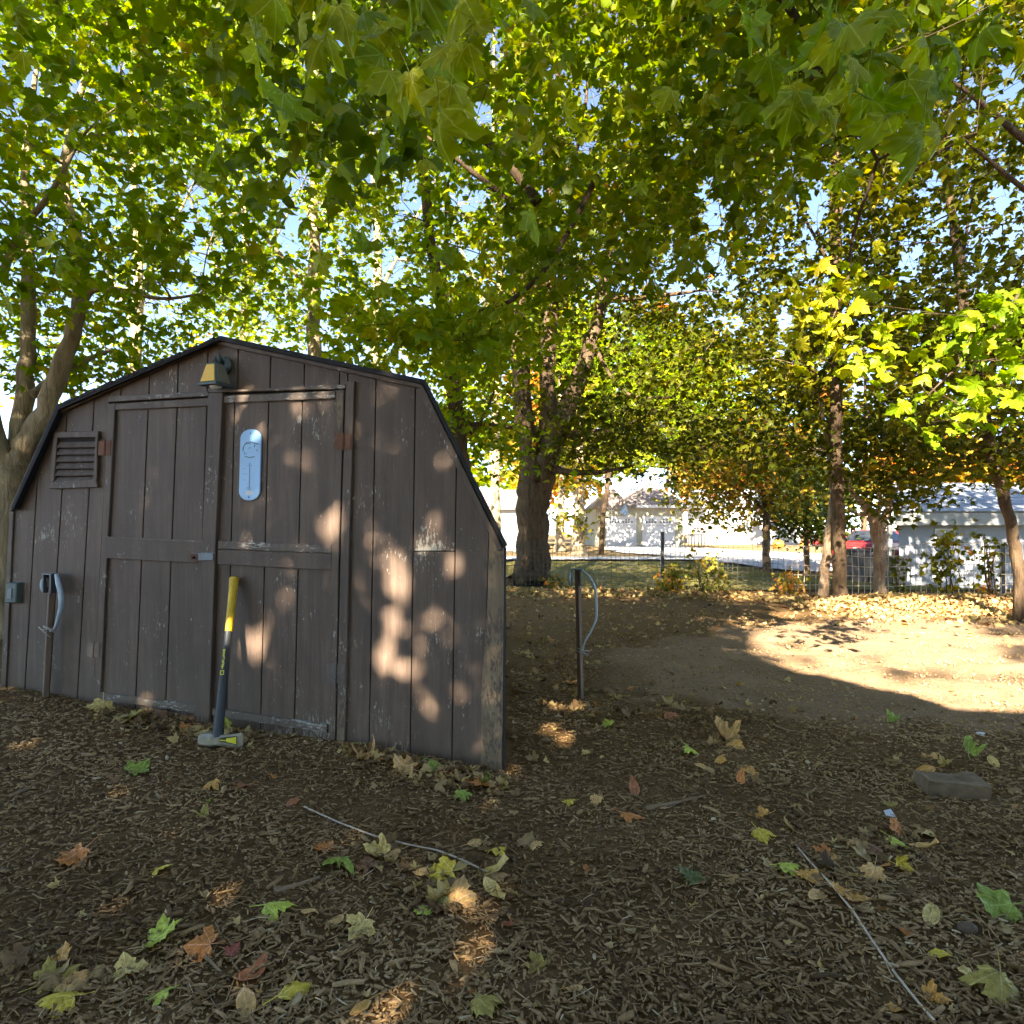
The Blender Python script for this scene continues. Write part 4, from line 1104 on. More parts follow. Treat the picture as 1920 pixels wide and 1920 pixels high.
gl_ = [((22, 950), (5, 1290)), ((72, 864), (46, 1297)), ((126, 766), (92, 1302)), ((177, 745), (144, 1320)), ((205, 757), (175, 1314))]
for a_, b_ in zip(gl_[:-1], gl_[1:]): board('siding_board', a_, b_, M['siding'], shed)
hd = lambda x: float(np.interp(x, [205, 395, 652], [746, 737, 724]))
gt_ = [((205, 735), (205, 745)), ((227, 725), (226, 745)), ((280, 700), (279, 740)), ((334, 678), (333, 736)), ((390, 655), (388, 735)), ((447, 650), (445, 732)), ((508, 661), (506, 728)), ((571, 676), (570, 725)), ((637, 692), (636, 722)), ((652, 700), (652, 722))]
for a_, b_ in zip(gt_[:-1], gt_[1:]): board('siding_board', a_, b_, M['siding'], shed, bot=hd)
gr_ = [((652, 718), (634, 1385)), ((705, 707), (692, 1390)), ((779, 716), (769, 1415)), ((856, 862), (847, 1425)), ((918, 985), (903, 1440))]
for a_, b_ in zip(gr_[:-1], gr_[1:]):
    if a_[0][0] == 779:                      # this sheet is spliced across its width
        board('siding_board', a_, b_, M['siding'], shed, bot=lambda x: 1032.5)
        board('siding_board', a_, b_, M['siding'], shed, top=lambda x: 1034.5)
    else: board('siding_board', a_, b_, M['siding'], shed)
prism([(919, 990), (944, 1030), (943, 1200), (940, 1475), (902, 1475), (904, 1300), (915, 1130)], -.012, .014).build('corner_post', M['post_bare'], shed, bevel=.004)
prism([(22, 952), (29, 952), (13, 1308), (3, 1308)], 0.001, .014).build('corner_post', M['trim'], shed, bevel=.003)
# doors
doorL = prism([(207, 757), (398, 745), (374, 1350), (177, 1326)], -.0140, -.0125).build('door', M['dark_gap'], shed)
doorR = prism([(400, 745), (650, 732), (632, 1392), (376, 1352)], -.0140, -.0125).build('door', M['dark_gap'], shed)
topL = lambda x: float(np.interp(x, [205, 400], [757, 745])); botL = lambda x: float(np.interp(x, [175, 385], [1328, 1356]))
topR = lambda x: float(np.interp(x, [400, 652], [744, 731])); botR = lambda x: float(np.interp(x, [370, 634], [1354, 1394]))
dl = [((211, 760), (183, 1312)), ((278, 768), (255, 1300)), ((332, 768), (311, 1310)), ((388, 765), (370, 1318)), ((401, 745), (380, 1340))]
for a_, b_ in zip(dl[:-1], dl[1:]): board('door_board', a_, b_, M['siding'], doorL, topL, botL, -.012, .001)
dr = [((406, 745), (384, 1340)), ((440, 760), (425, 1335)), ((504, 755), (489, 1335)), ((567, 752), (552, 1352)), ((643, 735), (627, 1378))]
for a_, b_ in zip(dr[:-1], dr[1:]): board('door_board', a_, b_, M['siding'], doorR, topR, botR, -.012, .001)
def strip(nm, poly, mat, par, o0=.0015, o1=.021, bv=.003): return prism(poly, o0, o1).build(nm, mat, par, bevel=bv)
strip('stile', [(208, 758), (221, 757), (207, 1010), (192, 1326), (178, 1328), (196, 1000)], M['trim'], doorL)
strip('rail', [(221.5, 758), (396, 747), (396, 762), (220.5, 770)], M['rail'], doorL)
strip('rail', [(206, 1007), (387, 1015), (385, 1056), (204, 1047)], M['rail'], doorL)
strip('rail_cap', [(206, 1006), (387, 1014), (387, 1017), (206, 1009)], M['trim_worn'], doorL, .022, .027, 0)
strip('rail', [(193, 1297), (376, 1321), (373, 1337), (192, 1310)], M['trim_worn'], doorL)
strip('astragal', [(397, 739), (424, 737), (411, 1015), (399, 1355), (370, 1350), (386, 1015)], M['trim'], doorL, .0022, .032)
strip('rail', [(425, 743), (632, 734), (632, 748), (424, 757)], M['trim_worn'], doorR)
strip('rail', [(413, 1014), (625, 1022), (625, 1037), (412, 1029)], M['trim_worn'], doorR)
strip('rail', [(412, 1030.5), (625, 1038.5), (625, 1069), (411, 1058)], M['rail'], doorR)
strip('rail', [(402, 1326), (617, 1357), (616, 1372), (401, 1341)], M['trim_worn'], doorR)
strip('stile', [(633.5, 733), (649, 732), (640, 1000), (632, 1388), (619, 1386), (626, 1000)], M['trim'], doorR)
strip('door_casing', [(652, 716), (668, 715), (659, 1000), (650, 1396), (634, 1394), (643, 1000)], M['trim'], shed)
strip('bare_patch', [(640, 1300), (649, 1310), (649, 1385), (636, 1392), (637, 1340)], M['post_bare'], shed, .0212, .0225, 0)
strip('bare_patch', [(636, 740), (647, 739), (646, 790), (640, 810), (635, 790)], M['post_bare'], doorR, .0212, .0225, 0)
strip('door_header', [(210, 744), (396, 735), (396, 744), (210, 755)], M['trim_worn'], shed, .001, .026)
strip('door_header', [(396.5, 735), (651, 722), (651, 730), (425, 737), (396.5, 738)], M['trim_worn'], shed, .001, .026)
# hinges and latch
def hinge(poly, mid, mat, par):
    h = prism(poly, .0216, .0245).build('hinge', mat, par)
    MB().tube([Fp(*mid[0], .025), Fp(*mid[1], .025)], .007, 8).build('knuckle', mat, h)
    return h
hinge([(191, 828), (214, 826), (213, 854), (190, 855)], ((203, 827), (202, 855)), M['rust'], shed)
hinge([(170, 1204), (193, 1205), (191, 1231), (169, 1230)], ((182, 1203), (180, 1231)), M['hinge_painted'], shed)
hinge([(632, 813), (662, 814), (661, 844), (631, 843)], ((648, 812), (647, 845)), M['rust'], shed)
hinge([(617, 1241), (651, 1244), (650, 1281), (616, 1279)], ((635, 1240), (633, 1282)), M['hinge_painted'], shed)
lt = prism([(367, 1037), (409, 1036), (408, 1050), (367, 1051)], .0325, .040).build('latch', M['grey_metal'], shed, bevel=.002)
prism([(366, 1038), (380, 1037.5), (380, 1051), (366, 1052)], .0402, .0425).build('hasp_plate', M['rust'], lt)
MB().tube([Fp(374, 1045, .04), Fp(374, 1045, .056)], .008, 8).build('bolt', M['dark_gap'], lt)
# louvred vent
vt = prism([(109, 816), (188, 814), (185, 906), (103, 911)], .0005, .004).build('vent', M['dark_gap'], shed)
for pl_ in ([(107, 811), (191, 809), (189.5, 821), (106, 822)], [(101, 904), (186, 899), (189, 914), (99, 917)], [(106, 822), (114, 821.5), (108, 903.5), (101, 904)], [(185, 820.5), (189.5, 821), (187.5, 899), (181, 899.5)]):
    strip('vent_frame', pl_, M['trim'], vt, .001, .026)
for q in range(6):
    y0 = 829 + q * 13.2
    xa, xb = 113 - q * 1.05, 185.5 - q * .75
    MB().hexa([Fp(xa, y0, .006), Fp(xb, y0 - 1, .006), Fp(xb - .4, y0 + 8.4, .023), Fp(xa - .4, y0 + 9.4, .023)],
              [Fp(xa, y0 + 1.5, .005), Fp(xb, y0 + .5, .005), Fp(xb - .4, y0 + 10.2, .021), Fp(xa - .4, y0 + 11.2, .021)]).build('louvre', M['rail'], vt)
# roof and fascia
def roofp(nm, q, mat, o, back=DB, bv=0.0):
    MB().hexa([Fq(x, y, o) for x, y in q], [Fq(x, y, o) + back for x, y in q]).build(nm, mat, shed, bevel=bv)
roofp('roof_slope', [(412, 630), (412, 637), (108, 768), (106, 759)], M['shingle'], .06)
roofp('roof_slope', [(412, 629), (798, 712), (796, 719.5), (412, 637.5)], M['shingle'], .0605)
roofp('roof_slope', [(106, 759), (110, 768), (25, 955), (20, 953)], M['shingle'], .059)
roofp('roof_slope', [(798, 712), (952, 1022), (946, 1027), (795, 719.5)], M['shingle'], .0595)
for q in range(9):                              # lifted shingle tabs along the rake
    x0 = 120 + q * 32; y0 = np.interp(x0, [106, 412], [759, 630]); y1 = np.interp(x0 + 24, [106, 412], [759, 630])
    tab = [Fq(x0, y0 + 4, .064), Fq(x0 + 24, y1 + 4, .064), Fq(x0 + 25, y1 - 1.5 - (q % 3), .064), Fq(x0, y0 - .8, .064)]
    MB().hexa(tab, [v + DB * .05 for v in tab]).build('shingle', M['shingle'], shed)
strip('fascia', [(412, 638.5), (795, 720.5), (792, 730), (412, 648)], M['trim'], shed, .001, .03)
strip('fascia', [(411.5, 638.5), (114, 770), (116, 777), (411.5, 646)], M['trim'], shed, .001, .03)
strip('fascia', [(796, 722), (946, 1028), (938, 1034), (786, 733)], M['trim'], shed, .0012, .029)
strip('fascia', [(108, 771), (24, 955), (28, 960), (112, 779)], M['trim'], shed, .0012, .029)

# ---------------------------------------------------------------- things fixed to the shed front
lc = at(404, 702, Fp(404, 702).y - .115)
lamp = empty('wall_lantern', Fp(424, 690, 0)); tag(lamp, 'amber glass wall lantern under the ridge of the shed', 'lantern')
U1 = Vector((math.cos(R(-20)), math.sin(R(-20)), 0)); U2 = Vector((-U1.y, U1.x, 0))
def sq(h, z): return [lc + U1 * h * sx + U2 * h * sy + Vector((0, 0, z)) for sx, sy in ((-1, -1), (1, -1), (1, 1), (-1, 1))]
MB().hexa(sq(.064, -.064), sq(.035, .062)).build('shade', M['green_box'], lamp, bevel=.004)
b4, t4 = sq(.064, -.064), sq(.035, .062)
M['amber'] = simple('amber', (1.0, 0.55, 0.05), 0.3, 0.12, 70, 0.4)
M['amber_dim'] = simple('amber_dim', (0.22, 0.20, 0.13), 0.3, 0.3, 50, 0.3)
for k, mt in ((0, 'amber'), (1, 'amber_dim'), (3, 'amber')):
    i0, i1 = k, (k + 1) % 4
    nrm2 = ((b4[i1] - b4[i0]).cross(t4[i0] - b4[i0])).normalized()
    cq = (b4[i0] + b4[i1] + t4[i0] + t4[i1]) / 4
    if (cq - lc).dot(nrm2) < 0: nrm2 = -nrm2
    q = [cq + (v - cq) * .82 for v in (b4[i0], b4[i1], t4[i1], t4[i0])]
    MB().hexa([v + nrm2 * .0005 for v in q], [v + nrm2 * .004 for v in q]).build('pane', M[mt], lamp)
MB().hexa(sq(.068, -.072), sq(.068, -.062)).build('rim', M['green_box'], lamp)
MB().tube([lc + Vector((0, 0, .058)), lc + Vector((0, 0, .075)), lc + Vector((0, 0, .105))], [.026, .018, .003], 10).build('finial', M['charcoal'], lamp, smooth=True)
dp = Fp(424, 686, 0.001)
MB().tube([dp, dp + NRM * .018, dp + NRM * .028], [.052, .052, .036], 20).build('backplate', M['green_box'], lamp, smooth=False)
MB().tube([dp + NRM * .02, dp + NRM * .06 + Vector((0, 0, .045)), lc + Vector((0, 0, .07)) - NRM * .03, lc + Vector((0, 0, .06))], .012, 8).build('arm', M['green_box'], lamp, smooth=True)
MB().tube([lc + Vector((0, 0, -.05)), lc + Vector((0, 0, -.072)), lc + Vector((0, 0, -.086)), lc + Vector((0, 0, -.092))], [.03, .036, .028, .008], 14).build('bulb', M['white_metal'], lamp, smooth=True)

tm = empty('wall_thermometer', Fp(471, 872, .002)); tag(tm, 'long pale blue metal thermometer with rounded ends on the right door', 'thermometer')
M['thermo'] = simple('thermo', (0.27, 0.50, 0.78), 0.35, 0.18, 4, 0.05)
M['thermo_ink'] = simple('thermo_ink', (0.10, 0.20, 0.32), 0.5, 0.2, 30, 0)
def tpos(u, v): return (471.5 - (v - 872) * .028 + u, v)
outl = [tpos(20 * math.cos(t), 822 - 17 * math.sin(t)) for t in np.linspace(0, math.pi, 11)] + [tpos(-20 * math.cos(t), 921 + 18 * math.sin(t)) for t in np.linspace(0, math.pi, 11)]
plate = MB().hexa([Fp(x, y, .004) for x, y in outl], [Fp(x, y, .014) for x, y in outl]).build('plate', M['thermo'], tm, bevel=.004)
ctr = np.array(tpos(0, 871.5))
inner = [tuple(ctr + (np.array(p) - ctr) * np.array([.82, .96])) for p in outl]
def ink(pts, w, nm='print_line', mat='thermo_ink'):
    MB().tube([Fp(*tpos(*p), .0143) for p in pts], w, 5).build(nm, M[mat], plate)
ink([(-14, 846), (-13, 838), (-8, 831), (-1, 829.5), (6, 831), (15, 833.5)], .0035)
ink([(-10, 834), (-5, 831.5), (0, 833)], .003); ink([(8, 834), (7, 839)], .003); ink([(13, 843), (12, 846)], .0025)
ink([(-12, 847), (-10, 852), (-6, 851)], .002); ink([(-10, 856), (-2, 858.5), (8, 856.5)], .003); ink([(-5, 841), (1, 840)], .002)
ink([(0, 868), (0, 919)], .0022, 'tube'); ink([(-3.5, 873), (-3, 873.6)], .003); ink([(3.5, 873), (3, 873.6)], .003); ink([(-3.5, 915), (-3, 915.6)], .003); ink([(3.5, 915), (3, 915.6)], .003)
ink([(-13, 889), (-5, 889)], .0012); ink([(-13, 900), (-7, 900)], .001); ink([(-13, 879), (-8, 879)], .001)
prism([tpos(-7, 921), tpos(8, 921), tpos(7, 928), tpos(-6, 929)], .0142, .0155).build('sticker', M['white_metal'], plate)
for q in (813, 932.5): MB().tube([Fp(*tpos(0, q), .010), Fp(*tpos(0, q), .0165)], .004, 8).build('screw', M['dark_gap'], plate)

ox = empty('outlet_cover', Fp(31, 1112, .02)); tag(ox, 'grey-green weatherproof outlet cover on the left end of the shed', 'outlet')
MB().hexa([Fp(x, y, .001) for x, y in ((21, 1091), (45, 1091), (43, 1131), (19, 1131))], [Fp(x, y, .045) for x, y in ((23, 1093), (43.5, 1093), (41.5, 1129), (20.5, 1129))]).build('cover', M['green_box'], ox, bevel=.006)
prism([(28, 1102), (36, 1102), (35, 1121), (27, 1121)], .0455, .052).build('flap', M['grey_metal'], ox, bevel=.002)

def hose_post(name, label, base, top, side, up_r, hose_pts, hook=True):
    p = empty(name, base); tag(p, label, 'post')
    d = (top - base).normalized()
    MB().tube([base - d * .12, base + d * .02, top], [up_r * .95, up_r, up_r * .92], 4).build('stake', M['stake'], p, bevel=.003)
    br = MB(); w = .030
    for off in (-.048, .018):
        br.obox(top + side * off + Vector((0, -.01, -.06)), side * .004, Vector((0, .03, 0)), Vector((0, 0, .062)))
    br.obox(top + side * -.015 + Vector((0, -.01, .004)), side * .045, Vector((0, .03, 0)), Vector((0, 0, .004)))
    br.build('bracket', M['grey_metal'], p)
    co = []
    for t in np.linspace(-.5 * math.pi, 1.1 * math.pi, 10):
        co.append(top + side * (-.052 - .012 * math.cos(t)) + Vector((0, -.012, -.07 + .045 * math.sin(t))) + Vector((0, -.022 * math.cos(t), 0)))
    MB().tube(co, .011, 8).build('tap', M['hose'], p, smooth=True)
    fine = limb([(v, q) for v, q in hose_pts], 5, 0.002)
    MB().tube([v for v, _ in fine], [q for _, q in fine], 8).build('hose', M['hose'], p, smooth=True)
    kn = hose_pts[-1][0]
    for q in range(4):
        a0 = kn + Vector((ro.uniform(-.02, .02), -.02, ro.uniform(-.02, .02)))
        MB().tube([a0 + Vector((-.04, 0, .01 * q)), a0 + Vector((0, -.025, .012)), a0 + Vector((.035, 0, -.012 * q))], .004, 5).build('tie', M['rope'], p, smooth=True)
    return p
SD = Vector((1, -SHED_T, 0)).normalized()
hb = Fp(103, 1318, .07); hb.z -= .02
hose_post('hose_post', 'weathered stake holding a blue hose loop against the shed', hb, Fp(114, 1076, .06), SD, .024,
  [(Fp(124, 1076, .07), .011), (Fp(132, 1092, .085), .016), (Fp(138, 1112, .09), .017), (Fp(137, 1136, .085), .016), (Fp(130, 1158, .08), .012), (Fp(124, 1174, .08), .008), (Fp(115, 1180, .08), .006)])
gp = on_ground(1089, 1311)
tp_ = at(1083, 1068, gp.y)
hose_post('hose_post', 'lone brown stake with a pale looped hose standing by the soil heap', gp, tp_, Vector((1, 0, 0)), .026,
  [(tp_ + Vector((.03, 0, .0)), .007), (at(1106, 1083, gp.y), .009), (at(1116, 1105, gp.y), .0105), (at(1118, 1135, gp.y - .01), .010), (at(1118, 1158, gp.y - .02), .009), (at(1110, 1180, gp.y - .03), .008), (at(1097, 1203, gp.y - .03), .007), (at(1091, 1222, gp.y - .03), .006)])

# splitting maul
ml = empty('splitting_maul', on_ground(412, 1400)); tag(ml, 'yellow and charcoal handled splitting maul leaning on the shed doors', 'maul')
hc = on_ground(412, 1403); Yh = hc.y
def hp(x, y, dy=0.0): return at(x, y, Yh + dy)
pxm = Yh / FPX
secs = [(374, 1386, 7, 8), (378, 1386, 11, 11), (390, 1386.5, 13, 13), (400, 1387, 13, 13), (407, 1387, 10.5, 12), (420, 1388, 10, 9), (436, 1389, 12.5, 5.5), (450, 1390, 15.5, 2.5), (455.5, 1390.5, 16.5, .5)]
hv, hf = [], []
for x, y, hh_, ht in secs:
    c0 = hp(x, y)
    for sx, sz in ((-.45, 1), (.45, 1), (1, .5), (1, -.5), (.45, -1), (-.45, -1), (-1, -.5), (-1, .5)):
        hv.append(c0 + Vector((0, sx * ht * pxm, sz * hh_ * pxm)))
for i in range(len(secs) - 1):
    for k in range(8): hf.append((i * 8 + k, i * 8 + (k + 1) % 8, i * 8 + 8 + (k + 1) % 8, i * 8 + 8 + k))
hf += [tuple(range(8)), tuple((len(secs) - 1) * 8 + k for k in range(8))]
head = MB().add(hv, hf).build('head', M['steel'], ml, bevel=.002)
MB().hexa([hp(411, 1384.5, -.034), hp(423, 1382, -.028), hp(444, 1380, -.0155), hp(444, 1397, -.0155), hp(423, 1393, -.028), hp(411, 1390, -.034)],
          [hp(411, 1384.5, -.037), hp(423, 1382, -.031), hp(444, 1380, -.0185), hp(444, 1397, -.0185), hp(423, 1393, -.031), hp(411, 1390, -.037)]).build('head_sticker', M['charcoal'], head)
for q in ([(424, 1384.5), (443, 1381.5), (443, 1395.5), (424, 1391)], [(412, 1386.5), (423, 1387.5), (423, 1390), (412, 1388.8)]):
    f_ = lambda x: -.0385 + (x - 411) / 33 * .0185
    MB().hexa([hp(x, y, f_(x)) for x, y in q], [hp(x, y, f_(x) - .002) for x, y in q]).build('sticker_print', M['yellow_print'], head)
h0, h1 = hp(408, 1384), Fp(447, 1083, .035)
def hpt(t): return h0.lerp(h1, t)
def oval(name, ts, ra, rb, mat):
    ax = (h1 - h0).normalized(); e1 = Vector((1, 0, 0)); e1 = (e1 - ax * e1.dot(ax)).normalized(); e2 = ax.cross(e1)
    vs, fs = [], []
    n = 14
    for t, a_, b_ in zip(ts, ra, rb):
        for k in range(n):
            th = 2 * math.pi * k / n
            vs.append(hpt(t) + e1 * math.cos(th) * a_ + e2 * math.sin(th) * b_)
    for i in range(len(ts) - 1):
        for k in range(n): fs.append((i * n + k, i * n + (k + 1) % n, (i + 1) * n + (k + 1) % n, (i + 1) * n + k))
    fs += [tuple(range(n)), tuple((len(ts) - 1) * n + k for k in range(n))]
    return MB().add(vs, fs).build(name, mat, ml, smooth=False, bevel=.0015)
oval('handle', [.0, .05, .06, .2, .45, .66], [.028, .028, .026, .0245, .022, .020], [.032, .032, .030, .029, .027, .025], M['charcoal'])
oval('grip', [.645, .70, .80, .92, .975, 1.0], [.0215, .022, .022, .0235, .027, .028], [.026, .0265, .026, .027, .029, .029], M['yellow'])
oval('butt', [.995, 1.008], [.020, .018], [.022, .02], M['black_plastic'])
ax_ = (h1 - h0).normalized(); ex_ = Vector((1, 0, 0)); ex_ = (ex_ - ax_ * ex_.dot(ax_)).normalized(); ey_ = ax_.cross(ex_)
if ey_.y > 0: ey_ = -ey_
def mark(t, u, lw, lh):
    c0 = hpt(t) + ex_ * u + ey_ * (.0285 if t < .45 else .028)
    MB().obox(c0, ex_ * lw, ey_ * .0015, ax_ * lh).build('handle_print', M['yellow_print'], ml)
mark(.372, -.002, .010, .002); mark(.395, -.002, .010, .002); mark(.3835, -.0105, .0018, .010); mark(.3835, .0065, .0018, .010)
for q in range(11):
    mark(.412 + q * .0112, ro.choice((-.003, 0, .002)), ro.choice((.005, .0065, .003)), .0035)

# ---------------------------------------------------------------- fence
fn = empty('wire_fence', Vector((6, 13, 0))); tag(fn, 'sagging wire mesh fence across the back of the yard', 'fence')
FE = [(-1.5, 14.6), (0.9, 14.3), (3.15, 14.15), (5.4, 13.3), (6.9, 12.6), (9.2, 12.75), (12.5, 13.2)]
fl_ = np.array(FE); sd_ = np.concatenate([[0], np.cumsum(np.hypot(*(np.diff(fl_, axis=0).T)))])
def fpos(s): return float(np.interp(s, sd_, fl_[:, 0])), float(np.interp(s, sd_, fl_[:, 1]))
def ftop(s):
    x, y = fpos(s)
    return gz(x, y) + 1.02 + .05 * math.sin(s * 1.3) + .02 * math.sin(s * 4.1)
for (s0, s1, stp, hgts, rad, mt) in ((0, sd_[3], .095, 11, .0042, 'fence_wire_dark'), (sd_[3], sd_[-1], .105, 6, .0068, 'fence_wire_rust')):
    w = MB()
    for s in np.arange(s0, s1, stp):
        x, y = fpos(s); wob = .012 * math.sin(s * 7)
        w.tube([(x, y, gz(x, y) - .02), (x + wob, y + .02 * math.sin(s * 3), (gz(x, y) + ftop(s)) / 2), (x - wob, y, ftop(s))], rad, 4, False)
    for h in np.linspace(.06, 1.0, hgts):
        pts = []
        for s in np.arange(s0, s1 + .01, .35):
            x, y = fpos(min(s, s1)); pts.append((x, y, gz(x, y) + (ftop(min(s, s1)) - gz(x, y)) * h + .008 * math.sin(s * 9 + h * 5)))
        w.tube(pts, rad, 4, False)
    o = w.build('wire_mesh', M[mt], fn); o['kind'] = 'stuff'
pt = at(1242, 997, 14.14)
for px, Y, top in ((1242, 14.14, pt.z), (1880, 13.0, 1.05)):
    x = (px - CX) / FPX * Y
    MB().box(x - .035, x + .035, Y - .035, Y + .035, gz(x, Y) - .1, top).build('post', M['black_paint'], fn, bevel=.004)

# ---------------------------------------------------------------- beyond the fence
def car(name, label, pos, yaw, mat, s=1.0):
    """hatchback lofted from cross-sections along its length (x forward)"""
    root = empty(name, pos); tag(root, label, 'car')
    Mx = Matrix.Translation(pos) @ Matrix.Rotation(yaw, 4, 'Z') @ Matrix.Scale(s, 4)
    def P(x, y, z): return Mx @ Vector((x, y, z))
    body = MB()
    st = [(-2.05, .55, .80, .74), (-1.95, .35, .95, .84), (-1.2, .30, 1.0, .88), (0.5, .30, 1.0, .88), (1.3, .32, .95, .87), (1.95, .36, .80, .80), (2.1, .45, .66, .70)]
    vs, fs = [], []
    for x, zl, zh, w in st:
        for y, z in ((-w * .93, zl), (-w, (zl + zh) * .45), (-w * .98, zh * .92), (-w * .88, zh), (w * .88, zh), (w * .98, zh * .92), (w, (zl + zh) * .45), (w * .93, zl)):
            vs.append(P(x, y, z))
    for i in range(len(st) - 1):
        for k in range(8): fs.append((i * 8 + k, i * 8 + (k + 1) % 8, i * 8 + 8 + (k + 1) % 8, i * 8 + 8 + k))
    fs += [tuple(range(8)), tuple((len(st) - 1) * 8 + k for k in range(8))]
    body.add(vs, fs).build('body', mat, root, bevel=.02 * s)
    cb = MB()
    cab = [(-1.85, .98, .78), (-1.35, 1.50, .62), (.15, 1.52, .62), (1.05, .98, .78)]
    lo = [P(-1.9, -.8, .97), P(1.1, -.8, .97), P(1.1, .8, .97), P(-1.9, .8, .97)]
    hi = [P(-1.35, -.62, 1.5), P(.2, -.62, 1.52), P(.2, .62, 1.52), P(-1.35, .62, 1.5)]
    c_ = cb.hexa(lo, hi).build('cabin', mat, root, bevel=.03 * s)
    def pane(q, nm):
        n = (q[1] - q[0]).cross(q[3] - q[0]).normalized(); m = sum(q, Vector()) / 4
        if (m - (sum(lo + hi, Vector()) / 8)).dot(n) < 0: n = -n
        qq = [m + (v - m) * .86 for v in q]
        MB().hexa([v + n * .003 for v in qq], [v + n * .012 for v in qq]).build(nm, M['glass_dark'], c_)
    pane([lo[1], lo[2], hi[2], hi[1]], 'windscreen'); pane([lo[0], lo[3], hi[3], hi[0]], 'rear_window')
    for i0, i1 in ((0, 1), (3, 2)):
        for t0, t1 in ((.08, .5), (.53, .95)):
            pane([lo[i0].lerp(lo[i1], t0), lo[i0].lerp(lo[i1], t1), hi[i0].lerp(hi[i1], t1), hi[i0].lerp(hi[i1], t0)], 'side_window')
    for x in (-1.3, 1.3):
        for y in (-1, 1):
            w_ = MB().tube([P(x, y * .66, .33), P(x, y * .87, .33)], .33 * s, 18).build('wheel', M['tyre'], root)
            MB().tube([P(x, y * .87, .33), P(x, y * .885, .33)], .2 * s, 12).build('rim', M['chrome'], w_)
    for y in (-.55, .55): MB().obox(P(2.05, y, .66), (Mx.to_3x3() @ Vector((.05, 0, 0))), (Mx.to_3x3() @ Vector((0, .15, 0))), Vector((0, 0, .06 * s))).build('headlight', M['white_paint'], root)
    return root
cp = Vector(((1628 - CX) / FPX * 31.5, 31.5, 0)); cp.z = gz(cp.x, cp.y) + .11
car('red_hatchback', 'bright red hatchback parked behind the dark bins', cp, R(215), M['red_car'], 1.0)
cp2 = Vector(((1534 - CX) / FPX * 66, 66, gz(30, 66) + .05))
car('red_saloon', 'small faded red car far across the road', cp2, R(170), M['red_car'], .62)
def bin_(label, px, Y, w, h):
    x = (px - CX) / FPX * Y; z = gz(x, Y) + .02
    b = empty('wheelie_bin', (x, Y, z)); tag(b, label, 'bin', 'dark wheelie bins')
    MB().hexa([(x - w * .42, Y - .27, z + .06), (x + w * .42, Y - .27, z + .06), (x + w * .42, Y + .27, z), (x - w * .42, Y + .27, z)], [(x - w * .5, Y - .33, z + h), (x + w * .5, Y - .33, z + h), (x + w * .5, Y + .33, z + h), (x - w * .5, Y + .33, z + h)]).build('body', M['black_plastic'], b, bevel=.02)
    MB().hexa([(x - w * .53, Y - .37, z + h), (x + w * .53, Y - .37, z + h), (x + w * .53, Y + .36, z + h), (x - w * .53, Y + .36, z + h)], [(x - w * .5, Y - .33, z + h + .05), (x + w * .5, Y - .33, z + h + .05), (x + w * .5, Y + .33, z + h + .09), (x - w * .5, Y + .33, z + h + .09)]).build('lid', M['black_plastic'], b, bevel=.01)
    for sx in (-1, 1): MB().tube([(x + sx * w * .4, Y + .3, z + .12), (x + sx * w * .52, Y + .3, z + .12)], .12, 14).build('wheel', M['tyre'], b)
bin_('wide dark bin beside the straight tall trunk', 1602, 20.5, .62, 1.0)
bin_('dark bin behind the gnarled small tree', 1636, 20.6, .62, .98)
bin_('narrow dark bin at the corner of the blue outbuilding', 1680, 20.8, .40, 1.05)
for px, s, nm in ((1459, .95, 'large orange pumpkin ornament near the lawn tree'), (1508, .8, 'smaller orange pumpkin ornament left of the faded red car')):
    c0 = at(px, 1019, 58); z0 = gz(c0.x, c0.y)
    pk_ = empty('pumpkin_ornament', (c0.x, c0.y, z0)); tag(pk_, nm, 'pumpkin', 'pumpkin ornaments on the far lawn')
    vs, fs = [], []
    for i in range(9):
        ph = math.pi * i / 8
        for k in range(24):
            th = 2 * math.pi * k / 24; rr = .52 * s * math.sin(ph) * (1 + .07 * math.cos(th * 8))
            vs.append((c0.x + rr * math.cos(th), c0.y + rr * math.sin(th), z0 + .42 * s - .42 * s * math.cos(ph)))
    for i in range(8):
        for k in range(24): fs.append((i * 24 + k, i * 24 + (k + 1) % 24, i * 24 + 24 + (k + 1) % 24, i * 24 + 24 + k))
    MB().add(vs, fs).build('body', M['pumpkin'], pk_, smooth=True)
    MB().tube([(c0.x, c0.y, z0 + .8 * s), (c0.x + .05, c0.y, z0 + 1.0 * s)], [.06, .04], 8).build('stalk', M['bark'], pk_)

# shrubs and vines by the fence
def shrub(name, label, px, Y, w, h, n, lv, mats, tint, size, seed, cat='shrub', stems=4):
    b = base_at(px, Y); rr = np.random.default_rng(seed)
    lm = []
    for k in range(stems):
        q = Vector((rr.normal(0, w * .35), rr.normal(0, w * .2), h * rr.uniform(.6, 1)))
        lm.append([(b + Vector((rr.normal(0, .05), rr.normal(0, .05), 0)), .014), (b + q * .5 + Vector((rr.normal(0, .05), 0, 0)), .010), (b + q, .004)])
    c = np.array([(b.x + rr.normal(0, w * .4), b.y + rr.normal(0, w * .25), b.z + h * rr.uniform(.15, 1.0)) for _ in range(n)])
    return make_tree(name, label, lm, c, lv, mats, size=size, tint=tint, seed=seed, spread=(.10, .10, .09), droop=.7, flat=.4, cat=cat, gaps=0, twig=.003, sides=6, flecks=False)
shrub('weed_shrub', 'yellow leaved sapling growing through the fence right of the black post', 1322, 13.6, .5, .95, 22, 9, (M['bark'], M['leaf_autumn']), (.26, .1), .10, 201)
